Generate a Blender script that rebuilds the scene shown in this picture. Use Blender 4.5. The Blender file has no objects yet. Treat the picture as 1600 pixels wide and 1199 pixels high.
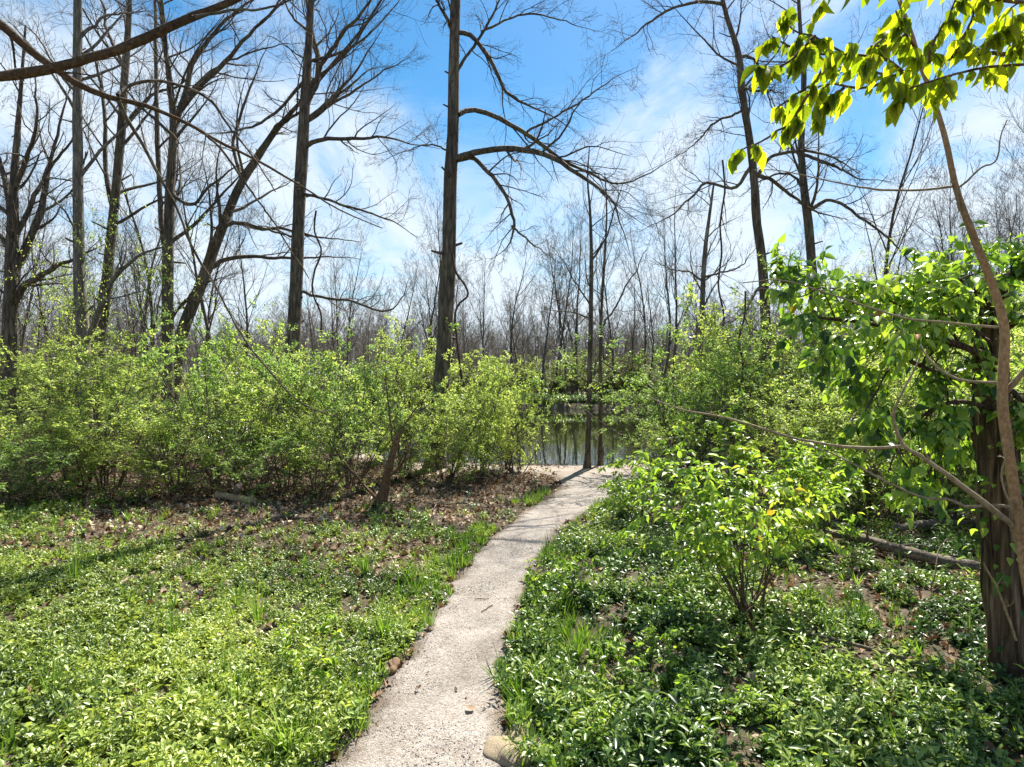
import bpy, math, random
import numpy as np
from mathutils import Vector, Matrix

# ------------------------------------------------------------------ camera, sky, sun, exposure
CZ = 1.6; F = 1050.0; HY = 590.0
scene = bpy.context.scene
C = scene.collection
cam = bpy.data.cameras.new('camera'); camo = bpy.data.objects.new('camera', cam); C.objects.link(camo)
camo.location = (0, 0, CZ); camo.rotation_euler = (math.radians(90), 0, 0)
cam.sensor_width = 36; cam.lens = 36 * F / 1600
cam.shift_y = -(599.5 - HY) / 1600
cam.clip_start = 0.05; cam.clip_end = 3000
cam.dof.use_dof = True; cam.dof.focus_distance = 9.0; cam.dof.aperture_fstop = 22.0
scene.camera = camo

SUN_AZ = math.radians(23)      # from +Y towards +X
SUN_EL = math.radians(52)
world = bpy.data.worlds.new('World'); scene.world = world; world.use_nodes = True
wt = world.node_tree; wt.nodes.clear()
def wn(t, **k):
    n = wt.nodes.new(t)
    for a, b in k.items(): setattr(n, a, b)
    return n
sky = wn('ShaderNodeTexSky', sky_type='NISHITA', sun_disc=False)
sky.sun_elevation = SUN_EL; sky.sun_rotation = SUN_AZ; sky.air_density = 1.0; sky.dust_density = 0.4; sky.ozone_density = 2.5
hs = wn('ShaderNodeHueSaturation'); hs.inputs['Saturation'].default_value = 1.4; hs.inputs['Value'].default_value = 1.05
hs.inputs['Hue'].default_value = 0.490
tc = wn('ShaderNodeTexCoord'); sp = wn('ShaderNodeSeparateXYZ')
dv = wn('ShaderNodeMath', operation='ADD'); dv.inputs[1].default_value = 0.22
mx_ = wn('ShaderNodeMath', operation='MAXIMUM'); mx_.inputs[1].default_value = 0.05
dx = wn('ShaderNodeMath', operation='DIVIDE'); dy = wn('ShaderNodeMath', operation='DIVIDE')
cb = wn('ShaderNodeCombineXYZ')
mp = wn('ShaderNodeMapping'); mp.inputs['Location'].default_value = (8.1435, 26.3895, 0); mp.inputs['Rotation'].default_value = (0, 0, -1.0459); mp.inputs['Scale'].default_value = (1.1, 0.62, 1)
nz = wn('ShaderNodeTexNoise'); nz.inputs['Scale'].default_value = 1.7; nz.inputs['Detail'].default_value = 9; nz.inputs['Roughness'].default_value = 0.62; nz.inputs['Distortion'].default_value = 0.6
mr = wn('ShaderNodeMapRange'); mr.inputs['From Min'].default_value = 0.385; mr.inputs['From Max'].default_value = 0.72; mr.interpolation_type = 'SMOOTHSTEP'
el = wn('ShaderNodeMapRange'); el.inputs['From Min'].default_value = 0.04; el.inputs['From Max'].default_value = 0.55; el.inputs['To Min'].default_value = 0.22; el.inputs['To Max'].default_value = -0.05
ad = wn('ShaderNodeMath', operation='ADD')
mc = wn('ShaderNodeMath', operation='MULTIPLY'); mc.inputs[1].default_value = 0.93
mix = wn('ShaderNodeMix', data_type='RGBA'); mix.inputs['B'].default_value = (6.2, 6.9, 7.6, 1)
bg = wn('ShaderNodeBackground'); bg.inputs['Strength'].default_value = 0.056
wo = wn('ShaderNodeOutputWorld')
L_ = wt.links.new
L_(sky.outputs[0], hs.inputs['Color']); L_(tc.outputs['Generated'], sp.inputs[0]); L_(sp.outputs['Z'], mx_.inputs[0]); L_(mx_.outputs[0], dv.inputs[0])
L_(sp.outputs['X'], dx.inputs[0]); L_(dv.outputs[0], dx.inputs[1]); L_(sp.outputs['Y'], dy.inputs[0]); L_(dv.outputs[0], dy.inputs[1])
L_(dx.outputs[0], cb.inputs[0]); L_(dy.outputs[0], cb.inputs[1]); L_(cb.outputs[0], mp.inputs[0]); L_(mp.outputs[0], nz.inputs['Vector'])
L_(sp.outputs['Z'], el.inputs['Value']); L_(nz.outputs['Fac'], ad.inputs[0]); L_(el.outputs[0], ad.inputs[1]); L_(ad.outputs[0], mr.inputs['Value'])
L_(mr.outputs[0], mc.inputs[0]); L_(mc.outputs[0], mix.inputs['Factor']); L_(hs.outputs[0], mix.inputs['A']); L_(mix.outputs['Result'], bg.inputs['Color']); L_(bg.outputs[0], wo.inputs[0])

sl = bpy.data.lights.new('sun', 'SUN'); sl.energy = 5.0; sl.angle = math.radians(0.55); sl.color = (1.0, 0.95, 0.86)
so = bpy.data.objects.new('sun', sl); C.objects.link(so)
sd = Vector((math.sin(SUN_AZ) * math.cos(SUN_EL), math.cos(SUN_AZ) * math.cos(SUN_EL), math.sin(SUN_EL)))
so.rotation_euler = sd.to_track_quat('Z', 'Y').to_euler(); so.location = sd * 50

vs = scene.view_settings; vs.view_transform = 'Standard'; vs.look = 'None'; vs.exposure = 1.4; vs.gamma = 1.0; vs.use_curve_mapping = False

# ------------------------------------------------------------------ helpers
def at(px, py, d): return np.array([(px - 800) / F * d, d, CZ - (py - HY) / F * d])
def norm(a): return a / np.maximum(np.linalg.norm(a, axis=-1, keepdims=True), 1e-9)
def lattice(ix, iy, s):
    h = np.sin(ix * 127.1 + iy * 311.7 + s * 74.7) * 43758.5453
    return h - np.floor(h)
def vnoise(x, y, s=0):
    x = np.asarray(x, float); y = np.asarray(y, float)
    ix = np.floor(x); iy = np.floor(y); fx = x - ix; fy = y - iy
    fx = fx * fx * (3 - 2 * fx); fy = fy * fy * (3 - 2 * fy)
    a = lattice(ix, iy, s); b = lattice(ix + 1, iy, s); c = lattice(ix, iy + 1, s); d = lattice(ix + 1, iy + 1, s)
    return (a * (1 - fx) + b * fx) * (1 - fy) + (c * (1 - fx) + d * fx) * fy
def smooth(a, b, x):
    t = np.clip((x - a) / (b - a), 0, 1); return t * t * (3 - 2 * t)

def newmesh(name, V, faces, mats=None, rnd=None, smoothf=False):
    """faces: list of (k) index arrays, each (n,k)"""
    me = bpy.data.meshes.new(name)
    V = np.ascontiguousarray(V, dtype=np.float32)
    me.vertices.add(len(V)); me.vertices.foreach_set('co', V.ravel())
    tot = sum(f.size for f in faces); npoly = sum(len(f) for f in faces)
    me.loops.add(tot); me.polygons.add(npoly)
    me.loops.foreach_set('vertex_index', np.concatenate([f.ravel() for f in faces]).astype(np.int32))
    st = []; o = 0
    for f in faces:
        st.append(np.arange(len(f)) * f.shape[1] + o); o += f.size
    me.polygons.foreach_set('loop_start', np.concatenate(st).astype(np.int32))
    if smoothf: me.polygons.foreach_set('use_smooth', np.ones(npoly, dtype=bool))
    me.update(calc_edges=True)
    if rnd is not None:
        at_ = me.attributes.new('rnd', 'FLOAT', 'FACE'); at_.data.foreach_set('value', np.asarray(rnd, dtype=np.float32))
    if mats is not None: me.materials.append(mats)
    return me

def link(name, me, parent=None, loc=None):
    o = bpy.data.objects.new(name, me); C.objects.link(o)
    if parent is not None: o.parent = parent
    if loc is not None: o.location = loc
    return o
def tag(o, label=None, cat=None, group=None, kind=None):
    if label: o['label'] = label
    if cat: o['category'] = cat
    if group: o['group'] = group
    if kind: o['kind'] = kind
    return o
def thing(name, label, cat, loc, group=None):
    o = bpy.data.objects.new(name, None); C.objects.link(o); o.location = loc; o.empty_display_size = 0.2
    return tag(o, label, cat, group)
def copy_tree(o, parent=None):
    c = o.copy(); C.objects.link(c)
    if parent is not None: c.parent = parent
    for ch in list(KIDS.get(o.name, [])): copy_tree(ch, c)
    return c
KIDS = {}

# tubes: batches of paths with equal point count
def tubes(batches, jitter=0.0, seed=0, cap=False):
    rng = np.random.default_rng(seed); Vs = []; Fs = []; off = 0
    for P, R, S in batches:
        P = np.asarray(P, float); R = np.asarray(R, float)
        if len(P) == 0: continue
        N, K, _ = P.shape
        T = np.gradient(P, axis=1); T = norm(T)
        m = norm(P[:, -1] - P[:, 0]); ref = np.cross(m, np.array([0.31, 0.52, 0.79])); bad = np.linalg.norm(ref, axis=1) < 0.1
        ref[bad] = np.cross(m[bad], np.array([0.9, -0.4, 0.1])); ref = norm(ref)[:, None, :]
        n1 = norm(ref - (ref * T).sum(-1, keepdims=True) * T); n2 = np.cross(T, n1)
        a = np.arange(S) * 2 * np.pi / S
        rr = R[:, :, None] * np.ones(S)[None, None, :]
        if jitter > 0:
            j = rng.normal(0, 1, (N, K, S)); j = (j + np.roll(j, 1, 1) + 0.0) / 1.4
            rr = rr * (1 + jitter * j)
        V = P[:, :, None, :] + rr[..., None] * (np.cos(a)[None, None, :, None] * n1[:, :, None, :] + np.sin(a)[None, None, :, None] * n2[:, :, None, :])
        idx = np.arange(N * K * S).reshape(N, K, S)
        q = np.stack([idx[:, :-1, :], np.roll(idx, -1, 2)[:, :-1, :], np.roll(idx, -1, 2)[:, 1:, :], idx[:, 1:, :]], -1).reshape(-1, 4) + off
        Vs.append(V.reshape(-1, 3)); Fs.append(q); off += N * K * S
    return np.concatenate(Vs), np.concatenate(Fs)

def grow(start, dirs, lens, K, rng, wander=0.15, trop=(0, 0, 0), tk=0.0):
    N = len(start); P = np.zeros((N, K, 3)); P[:, 0] = start; d = norm(dirs); trop = np.asarray(trop, float)
    st = (np.asarray(lens) / (K - 1))[:, None]
    for k in range(1, K):
        d = norm(d + rng.normal(0, wander, (N, 3)) + trop * tk)
        P[:, k] = P[:, k - 1] + d * st
    return P
def kids(P, R, per, rng, t0=0.2, t1=1.0, ang=(35, 65), lenf=(0.4, 0.7), rf=0.55, K=5, wander=0.15, trop=(0, 0, 1), tk=0.08, minr=0.0, taper=0.15, up=0.0, ltap=0.6):
    N, K0, _ = P.shape
    L = np.linalg.norm(np.diff(P, axis=1), axis=2).sum(1)
    t = (t0 + (t1 - t0) * (np.arange(per)[None, :] + rng.random((N, per))) / per)
    x = np.clip(t, 0, 0.999) * (K0 - 1); i = x.astype(int); f = (x - i)[..., None]
    ii = np.arange(N)[:, None]
    s = P[ii, i] * (1 - f) + P[ii, i + 1] * f
    tan = norm(P[ii, i + 1] - P[ii, i])
    r = (R[ii, i] * (1 - f[..., 0]) + R[ii, i + 1] * f[..., 0])
    rp = rng.normal(0, 1, tan.shape); rp[..., 2] += up; rp = norm(rp - (rp * tan).sum(-1, keepdims=True) * tan)
    a = np.radians(rng.uniform(ang[0], ang[1], t.shape))[..., None]
    d = np.cos(a) * tan + np.sin(a) * rp
    ln = L[:, None] * rng.uniform(lenf[0], lenf[1], t.shape) * (1 - ltap * t)
    s = s.reshape(-1, 3); d = d.reshape(-1, 3); ln = ln.ravel(); r0 = np.maximum(r.ravel() * rf, minr)
    Q = grow(s, d, ln, K, rng, wander, trop, tk)
    RR = r0[:, None] * np.linspace(1, taper, K)[None, :]
    return Q, np.maximum(RR, minr * 0.7)

def spline(pts, n):
    """Catmull-Rom through pts (m,k) -> (n,k)"""
    p = np.asarray(pts, float); m = len(p)
    p = np.vstack([2 * p[0] - p[1], p, 2 * p[-1] - p[-2]])
    seg = np.linalg.norm(np.diff(p[1:-1, :3], axis=0), axis=1); cum = np.concatenate([[0], np.cumsum(seg)])
    u = np.linspace(0, cum[-1], n); i = np.clip(np.searchsorted(cum, u, side='right') - 1, 0, m - 2)
    t = ((u - cum[i]) / np.maximum(seg[i], 1e-9))[:, None]
    a, b, c, d = p[i], p[i + 1], p[i + 2], p[i + 3]
    return 0.5 * (2 * b + (c - a) * t + (2 * a - 5 * b + 4 * c - d) * t ** 2 + (3 * b - a - 3 * c + d) * t ** 3)

# leaf templates: x across, y along, z up (unit length along y)
T_FAR = (np.array([[0, 0, 0], [-.5, .45, .12], [.5, .45, .12], [0, 1, -.05]]), np.array([[0, 3, 1], [0, 2, 3]]))
T_MID = (np.array([[0, 0, 0], [-.42, .28, .10], [.42, .28, .10], [-.44, .58, .08], [.44, .58, .08], [0, .5, 0], [0, 1, -.12]]),
         np.array([[0, 5, 1], [0, 2, 5], [1, 5, 3], [2, 4, 5], [3, 5, 6], [4, 6, 5]]))
_st = [(0.0, 0.03, 0), (0.12, .30, .0), (0.30, .50, -.02), (0.5, .46, -.05), (0.7, .31, -.09), (0.86, .14, -.14), (1.0, .0, -.2)]
def _near():
    V = []; Fc = []
    for y, w, z in _st[:-1]:
        V += [(-w, y - .0, z + w * .28), (0, y, z), (w, y, z + w * .28)]
    V.append((0, 1.0, -.2))
    n = len(_st) - 1
    for k in range(n - 1):
        a = 3 * k; b = a + 3
        Fc += [(a, a + 1, b + 1), (a, b + 1, b), (a + 1, a + 2, b + 2), (a + 1, b + 2, b + 1)]
    a = 3 * (n - 1); Fc += [(a, a + 1, 3 * n), (a + 1, a + 2, 3 * n)]
    return np.array(V, float), np.array(Fc)
T_NEAR = _near()
def frames(D, Nn):
    y = norm(D); n = norm(Nn - (Nn * y).sum(-1, keepdims=True) * y); x = np.cross(y, n)
    return x, y, n
def leafgeo(T, pos, D, Nn, L, W, off=0):
    V, Fc = T; x, y, n = frames(D, Nn)
    L = np.asarray(L)[:, None, None]; W = np.asarray(W)[:, None, None]
    vv = pos[:, None, :] + W * V[None, :, 0:1] * x[:, None, :] + L * V[None, :, 1:2] * y[:, None, :] + L * V[None, :, 2:3] * n[:, None, :]
    ff = (Fc[None] + (np.arange(len(pos)) * len(V))[:, None, None] + off).reshape(-1, 3)
    return vv.reshape(-1, 3), ff
def leafmesh(name, T, pos, D, Nn, L, W, mat, rng, base=0.0):
    V, Fc = leafgeo(T, pos, D, Nn, L, W)
    r = np.repeat(np.clip(rng.random(len(pos)) + base, 0, 1), len(T[1]))
    return newmesh(name, V, [Fc], mat, r)
def along(P, per, rng, t0=0.1, t1=1.0):
    N, K, _ = P.shape
    t = t0 + (t1 - t0) * (np.arange(per)[None, :] + 0.3 + 0.4 * rng.random((N, per))) / per
    x = np.clip(t, 0, .999) * (K - 1); i = x.astype(int); f = (x - i)[..., None]; ii = np.arange(N)[:, None]
    return (P[ii, i] * (1 - f) + P[ii, i + 1] * f).reshape(-1, 3), norm(P[ii, i + 1] - P[ii, i]).reshape(-1, 3)
def pairs(P, per, rng, t0=.1, t1=1., side=60, droop=0.2, nv=.42):
    """opposite leaf pairs -> pos, dir, normal"""
    s, t = along(P, per, rng, t0, t1)
    up = np.array([0, 0, 1.0]); h = np.cross(t, up); bad = np.linalg.norm(h, axis=1) < .2; h[bad] = rng.normal(0, 1, (bad.sum(), 3)); h = norm(h)
    rr = rng.normal(0, .45, s.shape); h = norm(h + rr)
    a = math.radians(side)
    d1 = norm(math.cos(a) * t + math.sin(a) * h + np.array([0, 0, -droop]) + rng.normal(0, .18, s.shape))
    d2 = norm(math.cos(a) * t - math.sin(a) * h + np.array([0, 0, -droop]) + rng.normal(0, .18, s.shape))
    pos = np.concatenate([s, s]); d = np.concatenate([d1, d2])
    n = norm(np.array([0, 0, 1.0]) + rng.normal(0, nv, pos.shape))
    return pos, d, n

# ------------------------------------------------------------------ materials
class NT:
    def __init__(s, name):
        s.m = bpy.data.materials.new(name); s.m.use_nodes = True; s.t = s.m.node_tree; s.t.nodes.clear()
        s.out = s.n('ShaderNodeOutputMaterial')
    def n(s, t, **k):
        x = s.t.nodes.new(t)
        for a, b in k.items():
            if a.startswith('_'): x.inputs[a[1:].replace('_', ' ')].default_value = b
            else: setattr(x, a, b)
        return x
    def l(s, a, b): s.t.links.new(a, b)
    def ramp(s, fac, stops, interp='LINEAR'):
        r = s.n('ShaderNodeValToRGB'); r.color_ramp.interpolation = interp
        e = r.color_ramp.elements
        while len(e) > 1: e.remove(e[-1])
        e[0].position = stops[0][0]; e[0].color = (*stops[0][1], 1)
        for p, c in stops[1:]:
            k = e.new(p); k.color = (*c, 1)
        s.l(fac, r.inputs[0]); return r.outputs[0]
    def mixc(s, f, a, b, mode='MIX'):
        m = s.n('ShaderNodeMix', data_type='RGBA', blend_type=mode)
        for v, k in ((f, 'Factor'), (a, 'A'), (b, 'B')):
            if hasattr(v, 'is_linked'): s.l(v, m.inputs[k])
            else: m.inputs[k].default_value = v if k == 'Factor' else (*v, 1)
        return m.outputs['Result']

def leaf_mat(name, stops, trans=0.45, rough=0.42, tcol=(1.15, 1.25, 0.5), src='rnd', spec=0.5, patch=0.35):
    k = NT(name)
    if src == 'rnd': f = k.n('ShaderNodeAttribute', attribute_name='rnd').outputs['Fac']
    else: f = k.n('ShaderNodeObjectInfo').outputs['Random']
    g = k.n('ShaderNodeNewGeometry'); nz = k.n('ShaderNodeTexNoise', _Scale=0.9, _Detail=3.0)
    k.l(g.outputs['Position'], nz.inputs['Vector'])
    mr = k.n('ShaderNodeMapRange'); mr.inputs['From Min'].default_value = .3; mr.inputs['From Max'].default_value = .7; mr.inputs['To Min'].default_value = -patch; mr.inputs['To Max'].default_value = patch
    k.l(nz.outputs['Fac'], mr.inputs['Value'])
    ad = k.n('ShaderNodeMath', operation='ADD', use_clamp=True); k.l(f, ad.inputs[0]); k.l(mr.outputs[0], ad.inputs[1])
    col = k.ramp(ad.outputs[0], stops)
    if src == 'obj':
        tcn = k.n('ShaderNodeTexCoord'); sx = k.n('ShaderNodeSeparateXYZ'); k.l(tcn.outputs['Object'], sx.inputs[0])
        ab = k.n('ShaderNodeMath', operation='ABSOLUTE'); k.l(sx.outputs['X'], ab.inputs[0])
        v1 = k.n('ShaderNodeMath', operation='MULTIPLY_ADD'); v1.inputs[1].default_value = -.8; k.l(ab.outputs[0], v1.inputs[0]); k.l(sx.outputs['Y'], v1.inputs[2])
        v2 = k.n('ShaderNodeMath', operation='MULTIPLY'); v2.inputs[1].default_value = 44.0; k.l(v1.outputs[0], v2.inputs[0])
        v3 = k.n('ShaderNodeMath', operation='SINE'); k.l(v2.outputs[0], v3.inputs[0])
        vein = k.ramp(v3.outputs[0], [(.0, (.97, .98, .96)), (.8, (1, 1, 1)), (.97, (.72, .76, .6))])
        mid = k.ramp(ab.outputs[0], [(0, (.62, .66, .5)), (.018, (.8, .84, .7)), (.03, (1, 1, 1))])
        ns = k.n('ShaderNodeTexNoise', _Scale=9.0, _Detail=4.0); k.l(tcn.outputs['Object'], ns.inputs['Vector'])
        blot = k.ramp(ns.outputs['Fac'], [(.3, (.72, .8, .6)), (.5, (1, 1, 1)), (.72, (1.15, 1.08, .95))])
        col = k.mixc(1., k.mixc(1., k.mixc(1., col, vein, 'MULTIPLY'), mid, 'MULTIPLY'), blot, 'MULTIPLY')
    p = k.n('ShaderNodeBsdfPrincipled', _Roughness=rough); p.inputs['Specular IOR Level'].default_value = spec
    k.l(col, p.inputs['Base Color'])
    tr = k.n('ShaderNodeBsdfTranslucent'); k.l(k.mixc(1.0, col, tcol, 'MULTIPLY'), tr.inputs['Color'])
    ms = k.n('ShaderNodeMixShader'); ms.inputs[0].default_value = trans
    k.l(p.outputs[0], ms.inputs[1]); k.l(tr.outputs[0], ms.inputs[2]); k.l(ms.outputs[0], k.out.inputs['Surface'])
    return k.m

def bark_mat(name, c1, c2, c3, scale=6.0, stretch=0.18, bump=0.6, moss=0.0, rough=0.9, bdist=0.02, crack=None):
    if crack is None: crack = .55 if stretch < .4 else .0
    k = NT(name)
    g = k.n('ShaderNodeTexCoord'); mp = k.n('ShaderNodeMapping'); mp.inputs['Scale'].default_value = (1, 1, stretch)
    k.l(g.outputs['Object'], mp.inputs['Vector'])
    n1 = k.n('ShaderNodeTexNoise', _Scale=scale * 3, _Detail=8.0, _Roughness=.65); k.l(mp.outputs[0], n1.inputs['Vector'])
    v = k.n('ShaderNodeTexVoronoi', feature='DISTANCE_TO_EDGE', _Scale=scale * 2.2); k.l(mp.outputs[0], v.inputs['Vector'])
    n2 = k.n('ShaderNodeTexNoise', _Scale=1.3, _Detail=3.0); k.l(g.outputs['Object'], n2.inputs['Vector'])
    col = k.ramp(n1.outputs['Fac'], [(.3, c1), (.52, c2), (.75, c3)])
    pl = k.ramp(n2.outputs['Fac'], [(.35, (.75, .75, .75)), (.65, (1.2, 1.15, 1.1))])
    col = k.mixc(1.0, col, pl, 'MULTIPLY')
    if moss > 0:
        n3 = k.n('ShaderNodeTexNoise', _Scale=2.6, _Detail=6.0); k.l(g.outputs['Object'], n3.inputs['Vector'])
        mr = k.n('ShaderNodeMapRange'); mr.inputs['From Min'].default_value = .55; mr.inputs['From Max'].default_value = .7; mr.inputs['To Max'].default_value = moss
        k.l(n3.outputs['Fac'], mr.inputs['Value']); col = k.mixc(mr.outputs[0], col, (.13, .15, .08))
    cr = k.ramp(v.outputs['Distance'], [(0, (0, 0, 0)), (.12, (1, 1, 1))])
    col = k.mixc(crack, col, k.mixc(1.0, col, k.ramp(v.outputs['Distance'], [(0, (.25, .24, .22)), (.10, (1.0, 1.0, 1.0)), (.3, (1.35, 1.32, 1.28))]), 'MULTIPLY'))
    p = k.n('ShaderNodeBsdfPrincipled', _Roughness=rough); p.inputs['Specular IOR Level'].default_value = .25
    k.l(col, p.inputs['Base Color'])
    ma = k.n('ShaderNodeMath', operation='MULTIPLY_ADD'); ma.inputs[1].default_value = .6
    ma.inputs[1].default_value = .6 if crack > 0 else .1
    k.l(cr, ma.inputs[0]); k.l(n1.outputs['Fac'], ma.inputs[2])
    b = k.n('ShaderNodeBump', _Strength=bump, _Distance=bdist); k.l(ma.outputs[0], b.inputs['Height']); k.l(b.outputs[0], p.inputs['Normal'])
    k.l(p.outputs[0], k.out.inputs['Surface'])
    return k.m

M = {}
M['bark'] = bark_mat('bark_grey_brown', (.045, .036, .028), (.11, .09, .07), (.22, .19, .15), moss=.5)
M['bark_pale'] = bark_mat('bark_pale_grey', (.08, .07, .06), (.17, .155, .13), (.28, .26, .22), moss=.3)
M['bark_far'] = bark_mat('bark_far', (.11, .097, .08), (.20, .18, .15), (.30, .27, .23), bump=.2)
M['bark_limb'] = bark_mat('bark_limb', (.05, .03, .017), (.14, .085, .045), (.27, .18, .10), scale=16, stretch=1, bump=.9, bdist=.01)
M['bark_limb_dark'] = bark_mat('bark_limb_dark', (.035, .024, .016), (.10, .065, .038), (.21, .145, .09), scale=16, stretch=1, bump=.9, bdist=.01)
M['bark_sapling'] = bark_mat('bark_sapling', (.22, .13, .06), (.38, .24, .12), (.55, .38, .22), scale=26, stretch=.7, bump=1., bdist=.006)
M['bark_twig'] = bark_mat('bark_twig', (.17, .13, .08), (.30, .24, .15), (.42, .36, .26), scale=30, stretch=.5, bump=.3, bdist=.003)
M['bark_cedar'] = bark_mat('bark_furrowed', (.035, .026, .017), (.17, .115, .072), (.40, .30, .21), scale=9, stretch=.09, bump=1.0, bdist=.03)
M['shrub_stem'] = bark_mat('bark_shrub', (.05, .038, .028), (.11, .088, .065), (.2, .165, .125), scale=20, bump=.2)
M['twig_dark'] = bark_mat('bark_vine', (.03, .02, .014), (.08, .055, .04), (.17, .12, .085), scale=20, bump=.3)
M['deadwood'] = bark_mat('dead_wood', (.06, .048, .036), (.15, .12, .09), (.3, .26, .21), scale=12, stretch=1, bump=.8)
G1 = [(0, (.035, .085, .016)), (.35, (.08, .17, .028)), (.7, (.16, .28, .045)), (1, (.27, .37, .07))]
M['leaf_shrub'] = leaf_mat('leaf_shrub', [(0, (.12, .18, .04)), (.3, (.24, .34, .08)), (.65, (.40, .50, .14)), (1, (.56, .62, .2))], trans=.56, spec=.4, tcol=(1.35, 1.35, .8))
M['leaf_shrub_green'] = leaf_mat('leaf_shrub_green', [(0, (.08, .14, .035)), (.3, (.16, .26, .06)), (.65, (.28, .40, .10)), (1, (.42, .52, .16))], trans=.5, spec=.45, tcol=(1.25, 1.35, .8))
M['leaf_olive'] = leaf_mat('leaf_olive', [(0, (.09, .12, .04)), (.5, (.17, .2, .07)), (1, (.27, .28, .12))], trans=.5)
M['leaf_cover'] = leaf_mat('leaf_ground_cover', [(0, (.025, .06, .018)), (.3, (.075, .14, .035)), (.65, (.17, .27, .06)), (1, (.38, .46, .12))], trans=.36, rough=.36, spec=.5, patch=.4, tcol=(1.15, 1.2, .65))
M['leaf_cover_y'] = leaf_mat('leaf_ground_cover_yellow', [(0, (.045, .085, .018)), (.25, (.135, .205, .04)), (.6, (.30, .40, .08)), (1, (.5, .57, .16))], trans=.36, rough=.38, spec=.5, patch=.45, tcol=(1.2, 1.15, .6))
M['leaf_vine'] = leaf_mat('leaf_vine', [(0, (.045, .10, .02)), (.3, (.13, .24, .04)), (.6, (.31, .44, .07)), (.965, (.38, .47, .09)), (1.0, (.5, .24, .04))], trans=.5, rough=.27, src='obj')
M['leaf_vine_s'] = leaf_mat('leaf_vine_small', [(0, (.045, .10, .02)), (.3, (.13, .24, .04)), (.6, (.31, .44, .07)), (1, (.38, .47, .09))], trans=.5, rough=.27)
M['leaf_bush'] = leaf_mat('leaf_bush', [(0, (.10, .18, .035)), (.4, (.24, .37, .06)), (.85, (.42, .54, .1)), (.97, (.46, .48, .1)), (1, (.5, .32, .06))], trans=.5, rough=.35, src='obj')
M['leaf_bush_s'] = leaf_mat('leaf_bush_small', [(0, (.10, .18, .035)), (.4, (.24, .37, .06)), (.85, (.42, .54, .1)), (1, (.46, .48, .1))], trans=.5, rough=.35)
M['leaf_canopy'] = leaf_mat('leaf_canopy', [(0, (.12, .18, .015)), (.5, (.26, .34, .025)), (1, (.44, .48, .04))], trans=.72, rough=.4, src='obj', tcol=(1.45, 1.4, .35), patch=.2)
M['leaf_canopy_s'] = leaf_mat('leaf_canopy_small', [(0, (.12, .18, .015)), (.5, (.26, .34, .025)), (1, (.44, .48, .04))], trans=.72, rough=.4, tcol=(1.45, 1.4, .35), patch=.2)
M['grass'] = leaf_mat('grass_blade', [(0, (.06, .13, .02)), (.5, (.17, .29, .04)), (1, (.32, .40, .09))], trans=.4, rough=.4)
M['litter'] = leaf_mat('dead_leaf', [(0, (.08, .045, .024)), (.4, (.18, .11, .06)), (.8, (.31, .22, .14)), (1, (.52, .43, .32))], trans=.15, rough=.8, tcol=(1, .8, .6), spec=.2)

def ground_mat():
    k = NT('soil_and_litter'); g = k.n('ShaderNodeNewGeometry')
    n1 = k.n('ShaderNodeTexNoise', _Scale=1.1, _Detail=6.0); n2 = k.n('ShaderNodeTexNoise', _Scale=30.0, _Detail=6.0, _Roughness=.7)
    v = k.n('ShaderNodeTexVoronoi', _Scale=26.0)
    for a in (n1, n2, v): k.l(g.outputs['Position'], a.inputs['Vector'])
    c = k.ramp(n2.outputs['Fac'], [(.3, (.03, .022, .014)), (.5, (.075, .055, .036)), (.7, (.16, .125, .09))])
    c2 = k.mixc(.5, c, k.ramp(v.outputs['Color'], [(0, (.04, .028, .018)), (.5, (.10, .072, .048)), (1, (.22, .175, .125))]))
    grn = k.ramp(n2.outputs['Fac'], [(.3, (.03, .05, .012)), (.7, (.1, .15, .04))])
    mr = k.n('ShaderNodeMapRange'); mr.inputs['From Min'].default_value = .5; mr.inputs['From Max'].default_value = .7; mr.inputs['To Max'].default_value = .45
    k.l(n1.outputs['Fac'], mr.inputs['Value'])
    col = k.mixc(mr.outputs[0], c2, grn)
    p = k.n('ShaderNodeBsdfPrincipled', _Roughness=.95); p.inputs['Specular IOR Level'].default_value = .2
    k.l(col, p.inputs['Base Color'])
    b = k.n('ShaderNodeBump', _Strength=.8, _Distance=.03); k.l(n2.outputs['Fac'], b.inputs['Height']); k.l(b.outputs[0], p.inputs['Normal'])
    k.l(p.outputs[0], k.out.inputs['Surface']); return k.m
M['ground'] = ground_mat()
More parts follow.
